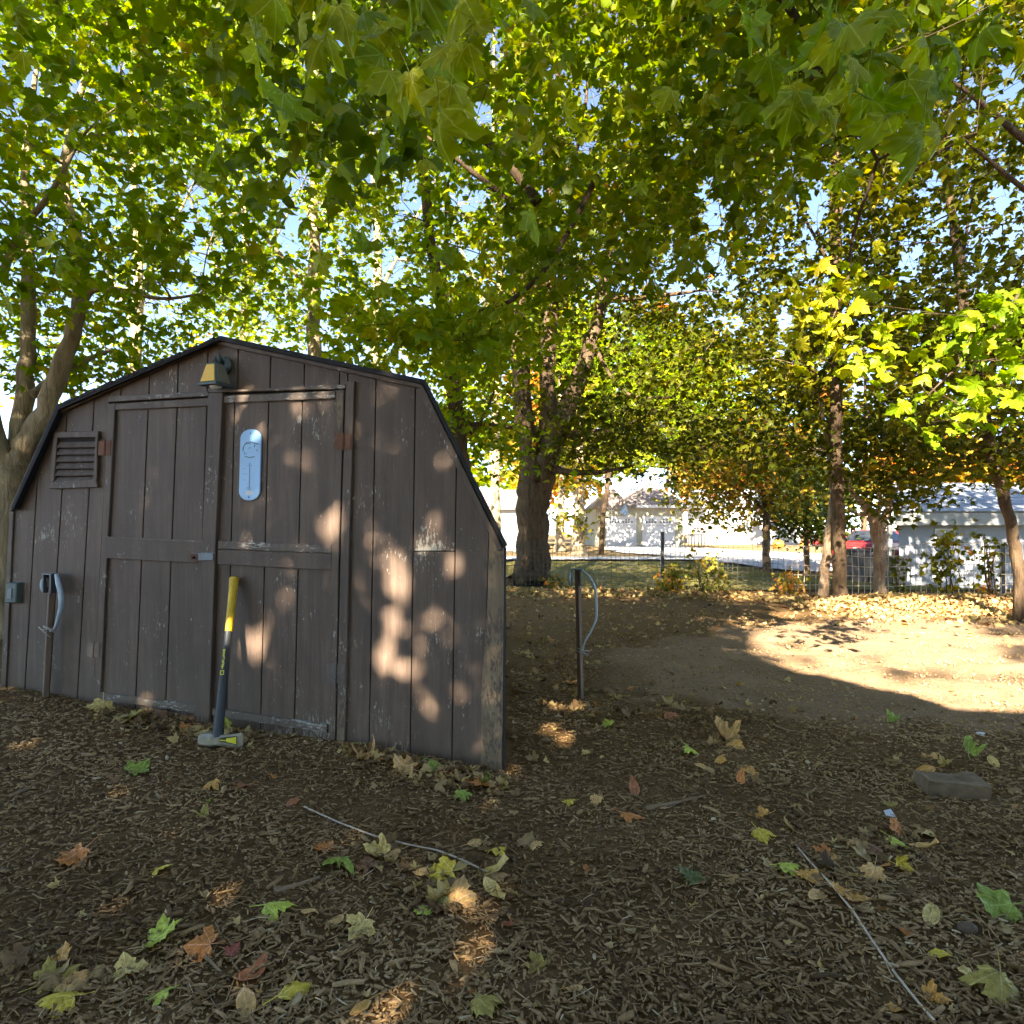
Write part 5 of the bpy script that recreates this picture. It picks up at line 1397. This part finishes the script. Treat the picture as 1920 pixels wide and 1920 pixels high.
shrub('weed_shrub', 'rusty brown weeds at the foot of the black fence post', 1258, 13.9, .30, .6, 18, 12, (M['bark'], M['leaf_autumn']), (.45, .25), .08, 202)
shrub('vine_shrub', 'bushy yellow-green vine clinging to the rusty fence', 1775, 12.35, .34, 1.25, 20, 12, (M['bark'], M['leaf_olive']), (.66, .10), .10, 203)
shrub('weed_shrub', 'thin tangled shrub with dark stems at the fence end', 1858, 12.2, .36, 1.2, 12, 10, (M['bark'], M['leaf_olive']), (.5, .2), .09, 204, stems=8)
shrub('weed_shrub', 'low leafy shoots between the gnarled tree and the outbuilding', 1678, 12.7, .16, .8, 9, 10, (M['bark'], M['leaf_olive']), (.5, .1), .09, 205)
shrub('weed_shrub', 'dry pale weeds left of the thin crooked stem', 1478, 13.1, .35, .5, 16, 10, (M['bark_red'], M['leaf_autumn']), (.5, .2), .08, 206)
shrub('weed_shrub', 'low sprouts at the foot of the thick forked trunk', 1047, 15.0, .35, .3, 9, 8, (M['bark'], M['leaf_autumn']), (.45, .2), .10, 207)

# ---------------------------------------------------------------- yard clutter
g0_ = on_ground(1806, 1500)
cb_ = empty('concrete_block', g0_); tag(cb_, 'broken concrete block half sunk in the mulch', 'block')
bmc = bmesh.new()
bmesh.ops.create_cube(bmc, size=1.0)
bmesh.ops.subdivide_edges(bmc, edges=bmc.edges[:], cuts=5, use_grid_fill=True)
rb = random.Random(3)
for v in bmc.verts:
    v.co = Vector((v.co.x * .27, v.co.y * .17, v.co.z * .13)) + Vector((rb.gauss(0, 1), rb.gauss(0, 1), rb.gauss(0, 1))) * .0017
    if v.co.x < -.12 and v.co.z > .05 and v.co.y > 0: v.co.z -= .02
    if v.co.z > .05 and -.09 < v.co.x < .07 and v.co.y > -.05: v.co.z -= .022
me = bpy.data.meshes.new('body'); bmc.to_mesh(me); bmc.free(); me.materials.append(M['concrete'])
cbo = bpy.data.objects.new('body', me); col.objects.link(cbo); cbo.parent = cb_; cbo.location = (0, .09, .016); cbo.rotation_euler = (R(4), R(3), R(-9))

def pebble(name, label, px, py, rpx, mat, cat='stone', sq_=.7):
    g = on_ground(px, py); s = rpx / FPX * g.y
    bmp_ = bmesh.new(); bmesh.ops.create_icosphere(bmp_, subdivisions=2, radius=1)
    for v in bmp_.verts: v.co = Vector((v.co.x * s, v.co.y * s * .8, v.co.z * s * sq_)) * (1 + rb.gauss(0, .06))
    me = bpy.data.meshes.new(name); bmp_.to_mesh(me); bmp_.free(); me.materials.append(mat)
    o = bpy.data.objects.new(name, me); col.objects.link(o); o.location = g + Vector((0, 0, s * sq_ * .5)); tag(o, label, cat)
pebble('stone', 'dark round stone on the mulch at the lower right', 1814, 1748, 19, M['stone'])
pebble('stone', 'small pale stone on the bare soil', 1838, 1378, 8, M['white_scrap'], sq_=.5)
sc = on_ground(1668, 1533)
tag(MB().hexa([sc + Vector((-.018, -.012, .004)), sc + Vector((.02, -.014, .008)), sc + Vector((.016, .02, .028)), sc + Vector((-.016, .018, .022))], [sc + Vector((-.018, -.012, .007)), sc + Vector((.02, -.014, .011)), sc + Vector((.016, .02, .031)), sc + Vector((-.016, .018, .025))]).build('paper_scrap', M['white_scrap'], loc=sc), 'tiny white scrap lying near the concrete block', 'scrap')

def ground_line(name, label, pts, rad, mat, cat, lift=.012, sides=6, taper=False):
    P = []
    for i in range(len(pts) - 1):
        for t in np.linspace(0, 1, 8, endpoint=(i == len(pts) - 2)):
            x = pts[i][0] + (pts[i + 1][0] - pts[i][0]) * t; y = pts[i][1] + (pts[i + 1][1] - pts[i][1]) * t
            g = on_ground(x, y); P.append(g + Vector((0, 0, lift )))
    rr = [rad * (1 - .6 * k / len(P)) for k in range(len(P))] if taper else rad
    return tag(MB().tube(P, rr, sides).build(name, mat, loc=P[0], smooth=True), label, cat)
ground_line('cord', 'pale cord lying across the mulch before the shed', [(570, 1519), (600, 1533), (640, 1551), (700, 1574), (760, 1590), (820, 1602), (860, 1617), (912, 1642)], .0036, M['cord'], 'cord', .016)
ground_line('cord', 'pale cord running diagonally to the lower right corner', [(1492, 1592), (1520, 1625), (1560, 1668), (1600, 1718), (1640, 1780), (1680, 1838), (1720, 1888), (1752, 1925)], .0036, M['cord'], 'cord', .016)
for pts, rad, nm in (([(1212, 1521), (1265, 1510), (1322, 1496)], .013, 'short brown stick lying right of the orange leaf'), ([(20, 1497), (65, 1476), (112, 1453)], .011, 'brown stick at the far left before the shed'), ([(964, 1295), (1010, 1305), (1056, 1313)], .008, 'thin pale stick at the foot of the lone stake'),
                     ([(1284, 1572), (1340, 1570), (1390, 1580)], .004, 'fine curved twig left of the yellow leaf pair'), ([(385, 1800), (410, 1825), (430, 1845)], .006, 'twig beside the orange star leaf'), ([(515, 1678), (560, 1664), (600, 1650)], .012, 'flat bark strip left of the big green leaf'),
                     ([(845, 1660), (900, 1720), (945, 1770)], .004, 'fine twig in the sunlit streak by the shed'), ([(1448, 1362), (1475, 1372), (1500, 1375)], .009, 'pale root end at the edge of the bare soil')):
    ground_line('stick', nm, pts, rad, M['twig'], 'stick', .010, 6, True)

# fallen leaves, one by one
LC = {'green': (.23, .29, .05), 'lime': (.42, .46, .07), 'sage': (.29, .30, .12), 'olive': (.32, .25, .06), 'yellow': (.62, .40, .05), 'tan': (.52, .31, .115), 'amber': (.55, .28, .07), 'orange': (.50, .19, .05), 'rust': (.34, .13, .055), 'brown': (.20, .10, .05), 'red': (.26, .075, .045), 'straw': (.60, .39, .13), 'dark green': (.11, .125, .04)}
def flat_leaf_mat(nm, c):
    c = tuple(min(.78, x * 1.45) for x in c)
    m, nt, N, L, B = newmat('fallen_' + nm.replace(' ', '_'))
    v = coords(N, L, 'Object'); f = noise(N, L, v, 5, 5, .7)
    rr = ramp(N, [(.3, tuple(x * .55 for x in c)), (.5, c), (.75, tuple(min(1, x * 1.3) for x in c))]); L.new(f, rr.inputs[0])
    # pale midrib and side veins drawn in the leaf's own plane
    vc = add_veins(N, L, rr.outputs[0], 1.3)
    L.new(vc, B.inputs['Base Color']); B.inputs['Roughness'].default_value = .55; B.inputs['Specular IOR Level'].default_value = .3
    t = N.new('ShaderNodeBsdfTranslucent'); L.new(vc, t.inputs[0])
    mx = N.new('ShaderNodeMixShader'); mx.inputs[0].default_value = .2
    L.new(B.outputs[0], mx.inputs[1]); L.new(t.outputs[0], mx.inputs[2])
    L.new(mx.outputs[0], [n for n in N if n.type == 'OUTPUT_MATERIAL'][0].inputs[0])
    bump(N, L, B, f, .3, .05)
    return m
LM = {k: flat_leaf_mat(k, c) for k, c in LC.items()}
def curled(tmpl, amount, axis, seed):
    """roll a leaf template about one axis for a dry curled leaf"""
    tv, tt = tmpl; V = tv.copy(); rr = np.random.default_rng(seed)
    t = V[:, axis] - (.35 if axis == 1 else 0)
    k = amount
    V[:, 2] += (1 - np.cos(t * k)) / k if k else 0
    V[:, axis] = np.sin(t * k) / k + (.35 if axis == 1 else 0)
    V[:, 2] += rr.normal(0, .02, len(V))
    return V, tt
SHAPES = {'flat': [T_HI[0], T_HI[4]], 'soft': [T_HI[1], T_HI[2]], 'curl': [curled(T_HI[0], 2.2, 0, 1), curled(T_HI[4], 2.0, 1, 2), curled(T_HI[2], 2.6, 0, 3)], 'oval': [T_OVAL[0], T_OVAL[1]], 'roll': [curled(T_OVAL[0], 3.5, 0, 4), T_OVAL[2]]}
_lc = {}
def fallen(px, py, wpx, colr, shape, label, tilt=14, up=0.0, yaw=None, group=None):
    g = on_ground(px, py)
    rr = random.Random(int(px * 131 + py * 7))
    vi = rr.randrange(len(SHAPES[shape])); key = (colr, shape, vi)
    if key not in _lc: _lc[key] = leaf_mesh('fallen_leaf', SHAPES[shape][vi], .5, LM[colr], shape != 'roll')
    o = bpy.data.objects.new('fallen_leaf', _lc[key])
    s = (1.22 if px < 960 else 1.05) * wpx / FPX * g.y / (1.1 if shape in ('flat', 'soft') else 1.0)
    o.scale = (s, s, s)
    o.rotation_euler = (R(rr.gauss(0, tilt)), R(rr.gauss(0, tilt)), rr.uniform(0, 6.28) if yaw is None else yaw)
    col.objects.link(o)
    bpy_co = np.array([v.co[:] for v in o.data.vertices]); mw = np.array(o.rotation_euler.to_matrix()) * s
    W = bpy_co @ mw.T
    ql = Matrix.Rotation(R(rr.uniform(4, 20)) + up, 3, 'X') @ o.rotation_euler.to_matrix()
    o.rotation_euler = ql.to_euler(); W = bpy_co @ (np.array(ql) * s).T
    cw = (np.array([0, .35, 0]) @ (np.array(ql) * s).T)
    o.location = (g.x - cw[0], g.y - cw[1], g.z + .009 - np.percentile(W[:, 2], 15))
    tag(o, label, 'leaf', group)
    return o
FALLEN = [
 (258, 1448, 38, 'green', 'soft', 'green leaf on the mulch below the left door'), (395, 1478, 30, 'amber', 'soft', 'small amber leaf below the maul head'), (455, 1478, 28, 'rust', 'curl', 'curled rust leaf just right of the small amber leaf'),
 (138, 1614, 50, 'orange', 'curl', 'curled orange-brown leaf alone at the left'), (303, 1636, 34, 'yellow', 'flat', 'small yellow star leaf in the middle left mulch'), (635, 1628, 58, 'green', 'soft', 'big green leaf touching a rust leaf'), (608, 1594, 36, 'orange', 'curl', 'upright rust-orange leaf above the big green leaf'),
 (515, 1710, 52, 'lime', 'soft', 'half lime half green leaf right of the twig'), (575, 1715, 32, 'tan', 'oval', 'rounded tan leaf right of the lime leaf'), (632, 1730, 36, 'tan', 'oval', 'pointed tan leaf lying beside a pale square leaf'), (676, 1748, 48, 'straw', 'soft', 'pale straw leaf with a long corner'),
 (300, 1768, 64, 'lime', 'soft', 'large yellow-lime leaf with folded lobe'), (378, 1788, 56, 'orange', 'flat', 'bright orange star leaf in the lower left'), (236, 1830, 48, 'straw', 'curl', 'folded straw leaf on a long stalk'), (302, 1874, 42, 'lime', 'flat', 'small lime leaf at the bottom left'),
 (98, 1846, 62, 'olive', 'soft', 'olive green leaf overlapping a yellow leaf'), (136, 1855, 56, 'tan', 'flat', 'tan star leaf beside the olive green leaf'), (118, 1888, 64, 'yellow', 'soft', 'broad yellow leaf at the lower left corner'), (116, 1800, 36, 'amber', 'curl', 'amber folded leaf above the olive green leaf'),
 (465, 1842, 60, 'rust', 'roll', 'rolled rust-pink leaf at the bottom'), (460, 1890, 54, 'tan', 'roll', 'rolled tan leaf under the rust-pink one'), (547, 1872, 62, 'yellow', 'oval', 'upright yellow-tan leaf at the bottom edge'), (680, 1894, 42, 'amber', 'oval', 'amber leaf tip at the bottom edge below the straw leaf'),
 (900, 1896, 64, 'olive', 'soft', 'olive tan leaf at the bottom beneath the sun streak'), (683, 1392, 44, 'green', 'soft', 'fresh green leaf standing against the shed siding'), (690, 1418, 44, 'tan', 'curl', 'folded tan leaf under the fresh green leaf'), (822, 1418, 38, 'brown', 'curl', 'dark brown leaf leaning on the shed siding'),
 (815, 1440, 32, 'green', 'soft', 'small green leaf below the dark brown leaf'), (760, 1448, 46, 'tan', 'curl', 'crumpled tan leaf in the pile by the shed'), (900, 1442, 50, 'tan', 'roll', 'long tan leaf by the bare corner post'), (905, 1478, 44, 'orange', 'curl', 'rust-orange curled leaf near the corner post'),
 (868, 1497, 30, 'green', 'flat', 'tiny green star leaf near the corner post'), (940, 1478, 34, 'olive', 'soft', 'yellow-green leaf right at the shed corner'), (710, 1604, 40, 'straw', 'curl', 'curled straw leaf beneath the pale cord'), (738, 1606, 32, 'tan', 'oval', 'upright tan leaf beneath the pale cord'),
 (695, 1630, 42, 'brown', 'soft', 'pinkish brown leaf right of the big green leaf'), (790, 1640, 46, 'tan', 'oval', 'tan leaf at the head of the leaf trail'), (832, 1650, 48, 'yellow', 'curl', 'yellow torn leaf in the leaf trail'), (858, 1692, 54, 'tan', 'soft', 'broad tan leaf edging the sun streak'),
 (912, 1645, 54, 'straw', 'roll', 'pale curled leaf at the cord end'), (918, 1672, 48, 'straw', 'roll', 'second pale curled leaf just under the first'), (830, 1696, 30, 'sage', 'flat', 'small sage leaf left of the sun streak'), (792, 1714, 26, 'lime', 'flat', 'little lime scrap leaf left of the sage one'),
 (930, 1602, 34, 'yellow', 'soft', 'yellow leaf pair above the cord end'), (888, 1586, 30, 'tan', 'oval', 'tan leaf above the cord'), (547, 1511, 28, 'rust', 'roll', 'rust leaf at the start of the pale cord'), (366, 1345, 42, 'rust', 'curl', 'rust crumpled leaf against the left door foot'),
 (358, 1368, 36, 'orange', 'curl', 'orange-tan leaf left of the maul head'), (426, 1368, 30, 'lime', 'roll', 'yellow-green leaf behind the maul handle'), (292, 1346, 36, 'brown', 'curl', 'brown crumpled leaf under the left door'), (250, 1350, 32, 'olive', 'curl', 'olive leaf under the left door'),
 (192, 1335, 38, 'straw', 'curl', 'straw leaf at the left foot of the doors'), (437, 1794, 28, 'red', 'flat', 'dull red leaf half buried by the orange star leaf'), (386, 1531, 24, 'olive', 'curl', 'olive scrap leaf below the amber leaf'),
 (1182, 1535, 46, 'orange', 'flat', 'orange pointed leaf left of the brown stick'), (1002, 1591, 32, 'tan', 'flat', 'small tan star leaf left of all others'), (1256, 1346, 34, 'rust', 'soft', 'dark rust leaf at the edge of the bare soil'), (1137, 1363, 24, 'lime', 'flat', 'small lime leaf near the lone stake'),
 (1102, 1416, 24, 'straw', 'curl', 'square straw leaf below the small lime leaf'), (1068, 1508, 26, 'yellow', 'flat', 'small yellow leaf left of a folded brown one'), (1118, 1506, 26, 'tan', 'curl', 'folded tan leaf right of the small yellow leaf'), (1298, 1414, 38, 'lime', 'flat', 'pale lime star leaf on the mulch'),
 (1320, 1443, 26, 'tan', 'oval', 'tan leaf beneath the pale lime star leaf'), (1348, 1432, 28, 'amber', 'flat', 'small amber star leaf right of the pale lime leaf'), (1403, 1449, 38, 'amber', 'flat', 'amber-orange lobed leaf on open mulch'), (1358, 1384, 52, 'tan', 'curl', 'long tan leaf at the soil edge'),
 (1376, 1402, 38, 'amber', 'soft', 'ochre leaf below the long tan leaf'), (1388, 1469, 32, 'orange', 'roll', 'orange leaf seen edge on above two scraps'), (1427, 1534, 38, 'amber', 'soft', 'amber leaf in the middle of the right mulch'), (1424, 1573, 46, 'yellow', 'soft', 'yellow doubled leaf at the end of a fine twig'),
 (1190, 1489, 36, 'rust', 'roll', 'rust leaf above the orange pointed leaf'), (1473, 1633, 50, 'lime', 'soft', 'bright green leaf left of the diagonal cord'), (1588, 1684, 58, 'amber', 'soft', 'large amber leaf lying on the diagonal cord'), (1636, 1650, 44, 'tan', 'flat', 'tan leaf right of the cord with a sharp point'),
 (1600, 1586, 30, 'tan', 'soft', 'tan leaf touching the dark folded leaf'), (1636, 1602, 50, 'brown', 'roll', 'dark brown folded leaf in the leaf cluster'), (1680, 1584, 38, 'lime', 'flat', 'lime yellow lobed leaf in the leaf cluster'), (1680, 1562, 38, 'orange', 'curl', 'orange crumpled leaf over the lime yellow one'),
 (1738, 1567, 54, 'straw', 'oval', 'long straw leaf at the top of the cluster'), (1722, 1592, 48, 'tan', 'roll', 'curled tan leaf inside the right cluster'), (1690, 1632, 34, 'yellow', 'curl', 'yellow-tan curled leaf below the cluster'), (1655, 1630, 34, 'orange', 'oval', 'orange-tan rounded leaf below the dark folded leaf'),
 (1545, 1601, 32, 'orange', 'soft', 'orange leaf right of the cord start'), (1558, 1614, 28, 'amber', 'flat', 'small amber leaf joined to the orange one'), (1505, 1594, 34, 'brown', 'soft', 'dull brown leaf at the cord start'), (1522, 1652, 44, 'amber', 'curl', 'flaky ochre leaf left of the cord'),
 (1530, 1688, 52, 'tan', 'roll', 'narrow tan leaf left of the large amber leaf'), (1745, 1728, 60, 'straw', 'roll', 'narrow straw leaf standing alone'), (1870, 1716, 80, 'green', 'curl', 'large green leaf folded at the right edge'), (1878, 1872, 92, 'olive', 'soft', 'large olive green leaf in the lower right corner'),
 (1815, 1836, 54, 'straw', 'oval', 'straw triangular leaf left of the large olive leaf'), (1754, 1796, 38, 'yellow', 'roll', 'thin yellow curled leaf left of the straw triangle'), (1750, 1880, 44, 'amber', 'curl', 'amber leaf at the bottom beside the cord'), (1670, 1898, 40, 'amber', 'roll', 'amber strip leaf at the bottom left of the cord'),
 (1743, 1452, 34, 'amber', 'oval', 'amber leaf at the left end of the concrete block'), (1670, 1512, 26, 'olive', 'curl', 'ochre leaf above the white scrap'), (1296, 1652, 48, 'dark green', 'soft', 'dark green leaf sunk in the mulch'), (1676, 1352, 28, 'green', 'curl', 'small green leaf on the bare soil'),
 (1700, 1669, 24, 'green', 'oval', 'tiny green leaf below the leaf cluster'), (1860, 1432, 30, 'straw', 'oval', 'straw leaf behind the concrete block'), (1012, 1818, 40, 'olive', 'curl', 'olive leaf at the bottom left of the right mulch'), (1080, 1862, 40, 'tan', 'roll', 'tan rolled leaf low on the right mulch')]
for f_ in FALLEN: fallen(*f_)
lb_ = fallen(1845, 1462, 42, 'green', 'curl', 'torn green leaf lying on the concrete block', up=.2); lb_.location.z += .10; lb_.location.y += .12
lb_ = fallen(1768, 1462, 30, 'tan', 'curl', 'tan leaf lying on the left end of the concrete block'); lb_.location.z += .075; lb_.location.y += .1

# ---------------------------------------------------------------- what nobody could count: leaf litter, chips, straw
rm = np.random.default_rng(99)
def litter(name, label, X, Y, size, tint, lift, mat, temps, tilt=.5):
    n = len(X); Z = ground_z(X, Y) + lift
    ang = rm.uniform(0, 2 * math.pi, n)
    nr = np.column_stack([rm.normal(0, tilt, n), rm.normal(0, tilt, n), np.ones(n)]); nr /= np.linalg.norm(nr, axis=1)[:, None]
    tp = np.column_stack([np.cos(ang), np.sin(ang), np.zeros(n)]); tp -= nr * np.sum(tp * nr, 1)[:, None]; tp /= np.linalg.norm(tp, axis=1)[:, None]
    V, T, C_ = leaf_arrays(np.column_stack([X, Y, Z]), size, tint, temps, tp, nr, rm)
    return tag(raw_mesh(name, V, T, mat, C_), label, 'leaf litter', kind='stuff')
# bank of dry leaves along the fence
n = 22000
s_ = rm.uniform(0, sd_[-1] - .2, n)
fx = np.interp(s_, sd_, fl_[:, 0]); fy = np.interp(s_, sd_, fl_[:, 1])
w_ = np.where(fx > 4.6, 3.0, .9)
oy = fy + .2 - np.abs(rm.normal(0, 1, n)) * w_ * .55
litter('leaf_litter', 'bank of dry tan leaves along the wire fence', fx + rm.normal(0, .15, n), oy, rm.uniform(.05, .10, n), np.clip(np.where(rm.uniform(size=n) < .10, rm.uniform(.8, .95, n), rm.normal(.46, .15, n)), 0, .95), rm.uniform(.0, .07, n), M['litter'], T_DRY, .7)
# thinly strewn leaves over the back yard
n = 2600
Yl = rm.uniform(4.5, 14, n); Xl = rm.uniform(-.3, 1, n) * Yl * .82
kk_ = rm.uniform(size=n) > soil_mask(Xl, Yl) * .93
Xl, Yl = Xl[kk_], Yl[kk_]; n = len(Xl)
litter('leaf_litter', 'leaves thinly strewn over the shaded back yard', Xl, Yl, rm.uniform(.035, .085, n), np.clip(rm.normal(.36, .2, n), 0, 1), rm.uniform(.0, .02, n), M['litter'], T_MID, .5)
# heaped at the foot of the shed and small scraps before it
n = 420
px_ = np.concatenate([rm.uniform(175, 480, 200), rm.uniform(640, 945, 220)])
gpos = [on_ground(x, base_y(x) - 6 + abs(rm.normal(0, 16))) for x in px_]
litter('leaf_litter', 'small dry leaves gathered along the foot of the shed', np.array([g.x for g in gpos]), np.array([g.y for g in gpos]) - .03, rm.uniform(.02, .06, n), np.clip(rm.normal(.36, .24, n), 0, 1), rm.uniform(.0, .03, n), M['litter'], T_MID + T_HI[1:3], .8)
n = 420
Yl = 1.75 + 4 * rm.uniform(size=n) ** 1.3; Xl = rm.uniform(-1, 1, n) * Yl * .8
litter('leaf_litter', 'tiny leaf scraps mixed into the mulch', Xl, Yl, rm.uniform(.012, .04, n), np.clip(rm.normal(.5, .18, n), 0, 1), rm.uniform(.006, .016, n), M['litter'], T_MID, .5)

# drifts of browned leaves caught among the single ones, and brown scraps everywhere
dx, dy = [], []
for px, py, sx, sy, k in ((720, 1612, 45, 18, 16), (830, 1668, 45, 26, 22), (925, 1640, 30, 40, 14), (860, 1470, 70, 18, 26), (1640, 1610, 85, 42, 34), (1370, 1420, 60, 40, 12), (1100, 1330, 90, 22, 40), (1270, 1350, 120, 18, 40), (1040, 1250, 50, 40, 50), (1700, 1440, 120, 40, 14), (110, 1850, 40, 30, 8)):
    for _ in range(k):
        g = on_ground(px + rm.normal(0, sx), max(1180, py + rm.normal(0, sy)))
        if not (g.x < 0 and g.y > SHED_Y0 - SHED_T * g.x - .03): dx.append(g.x); dy.append(g.y)
n = len(dx)
litter('leaf_litter', 'browned curled leaves caught in small drifts on the mulch', np.array(dx), np.array(dy), rm.uniform(.03, .085, n), np.clip(rm.normal(.34, .17, n), 0, 1), rm.uniform(.006, .02, n), M['litter'], T_HI[1:4] + SHAPES['curl'], .55)
n = 520
Yl = 1.7 + 3.6 * rm.uniform(size=n) ** 1.2; Xl = rm.uniform(-1, 1, n) * Yl * .8
kk_ = ~((Xl < 0) & (Yl > SHED_Y0 - SHED_T * Xl - .03)); Xl, Yl = Xl[kk_], Yl[kk_]; n = len(Xl)
litter('leaf_litter', 'brown leaf crumbs trodden into the mulch', Xl, Yl, rm.uniform(.015, .045, n), np.clip(rm.normal(.16, .12, n), 0, 1), rm.uniform(.004, .014, n), M['litter'], T_MID, .6)

# wood chips
m, nt, N, L, B = newmat('wood_chip')
a_ = N.new('ShaderNodeAttribute'); a_.attribute_name = 'tint'
rr = ramp(N, [(0, (.085, .048, .018)), (.4, (.275, .162, .068)), (.7, (.44, .28, .13)), (.9, (.46, .32, .16)), (1, (.60, .47, .27))]); L.new(a_.outputs['Fac'], rr.inputs[0])
v = coords(N, L, 'Object'); f = noise(N, L, v, 120, 3)
hs_ = N.new('ShaderNodeHueSaturation'); L.new(rr.outputs[0], hs_.inputs['Color'])
vv = math_node(N, L, 'MULTIPLY_ADD', f, .9); N[-1].inputs[2].default_value = .55
L.new(vv, hs_.inputs['Value']); L.new(hs_.outputs[0], B.inputs['Base Color']); B.inputs['Roughness'].default_value = .8; B.inputs['Specular IOR Level'].default_value = .3
M['chip'] = m
def chips(name, label, n, ymin, ymax, power, lrange, wrange, trange, tint, soil_keep, lift, pitch):
    Y = ymin + (ymax - ymin) * rm.uniform(size=n) ** power; X = rm.uniform(-1, 1, n) * (Y * .80 + .25)
    k = rm.uniform(size=n) > soil_mask(X, Y) * (1 - soil_keep)
    # not inside the shed
    k &= ~((X < 0.0) & (Y > SHED_Y0 - SHED_T * X + .02))
    X, Y = X[k], Y[k]; n = len(X)
    Z = ground_z(X, Y) + rm.uniform(*lift, n)
    yaw = rm.uniform(0, 2 * math.pi, n); pt_ = rm.normal(0, pitch, n); rl2 = rm.normal(0, .5, n)
    d = np.column_stack([np.cos(yaw) * np.cos(pt_), np.sin(yaw) * np.cos(pt_), np.sin(pt_)])
    sde = np.column_stack([-np.sin(yaw), np.cos(yaw), np.zeros(n)])
    up = np.cross(d, sde)
    s2 = sde * np.cos(rl2)[:, None] + up * np.sin(rl2)[:, None]; u2 = np.cross(d, s2)
    ln = rm.lognormal(math.log((lrange[0] * lrange[1]) ** .5), .45, n).clip(*lrange) / 2; wd = rm.uniform(*wrange, n) / 2; th = rm.uniform(*trange, n) / 2
    tap0, tap1 = rm.uniform(.35, 1, n), rm.uniform(.2, 1, n); bend = rm.normal(0, .10, n) * ln
    C0 = np.column_stack([X, Y, Z])
    # three stations along the chip, four corners each
    ring = []
    for sx, tp2 in ((-1, tap0), (0, np.ones(n)), (1, tap1)):
        cc = C0 + d * (sx * ln)[:, None] + u2 * ((0 if sx else 1) * bend)[:, None]
        for a2, b2 in ((-1, -1), (1, -1), (1, 1), (-1, 1)):
            ring.append(cc + s2 * (a2 * wd * tp2)[:, None] + u2 * (b2 * th)[:, None])
    V = np.stack(ring, 1).reshape(-1, 3)
    tt = []
    for k2 in range(2):
        for q in range(4):
            i0, i1 = k2 * 4 + q, k2 * 4 + (q + 1) % 4
            tt += [(i0, i1, i1 + 4), (i0, i1 + 4, i0 + 4)]
    tt += [(0, 2, 1), (0, 3, 2), (8, 9, 10), (8, 10, 11)]
    tt = [t for t in tt if not all(v % 4 in (0, 1) for v in t)]          # the underside lies in the soil
    tt = np.array(tt)
    T = (tt[None] + (np.arange(n) * 12)[:, None, None]).reshape(-1, 3)
    tn = np.repeat(np.clip(rm.normal(tint[0], tint[1], n) + .16 * np.sin(X * 2.3 + 1.7 * np.sin(Y * 1.9)) * np.sin(Y * 2.9 + X) + (rm.uniform(size=n) < .02) * .4, 0, 1), 12)
    return tag(raw_mesh(name, V, T, M['chip'], tn), label, 'mulch', kind='stuff')
chips('wood_chips', 'dark shredded bark mulch covering the near ground', 36000, 1.55, 6.5, 1.35, (.009, .055), (.0028, .011), (.002, .005), (.43, .14), .05, (.0, .016), .16)
chips('wood_chips', 'coarse flat bark pieces scattered on the mulch', 600, 1.55, 6.0, 1.3, (.03, .085), (.009, .020), (.003, .008), (.38, .16), .02, (.008, .020), .12)
chips('soil_crumbs', 'fine crumbs of bark and soil between the chips', 18000, 1.55, 6.5, 1.2, (.004, .014), (.003, .009), (.002, .005), (.50, .18), .3, (.002, .014), .5)
chips('soil_clods', 'small clods and pebbles on the bare dug soil', 9000, 3.4, 10.5, 1.0, (.006, .03), (.005, .022), (.004, .014), (.62, .12), 1.0, (.0, .008), .4)
chips('wood_splinters', 'thin pale splinters and needles over the mulch', 13000, 1.55, 8.5, 1.25, (.015, .085), (.0012, .004), (.001, .002), (.52, .2), .2, (.006, .022), .12)

# ---------------------------------------------------------------- repeats of a kind share a group
GROUPS = {'fallen_leaf': 'single fallen leaves on the mulch', 'maple_tree': 'maples growing in the yard', 'distant_tree': 'trees across the road', 'stick': 'sticks lying on the mulch', 'cord': 'pale cords on the mulch', 'hose_post': 'stakes holding a hose loop',
          'maple_bough': 'maple boughs hanging into the yard', 'weed_shrub': 'weeds and shoots along the fence', 'lawn_tree': 'small trees on the lawn beyond the fence', 'stone': 'stones on the ground', 'leaf_litter': 'drifts of leaf litter'}
for o in list(scene.objects):
    if o.parent is None and 'group' not in o:
        b = o.name.split('.')[0]
        if b in GROUPS: o['group'] = GROUPS[b]
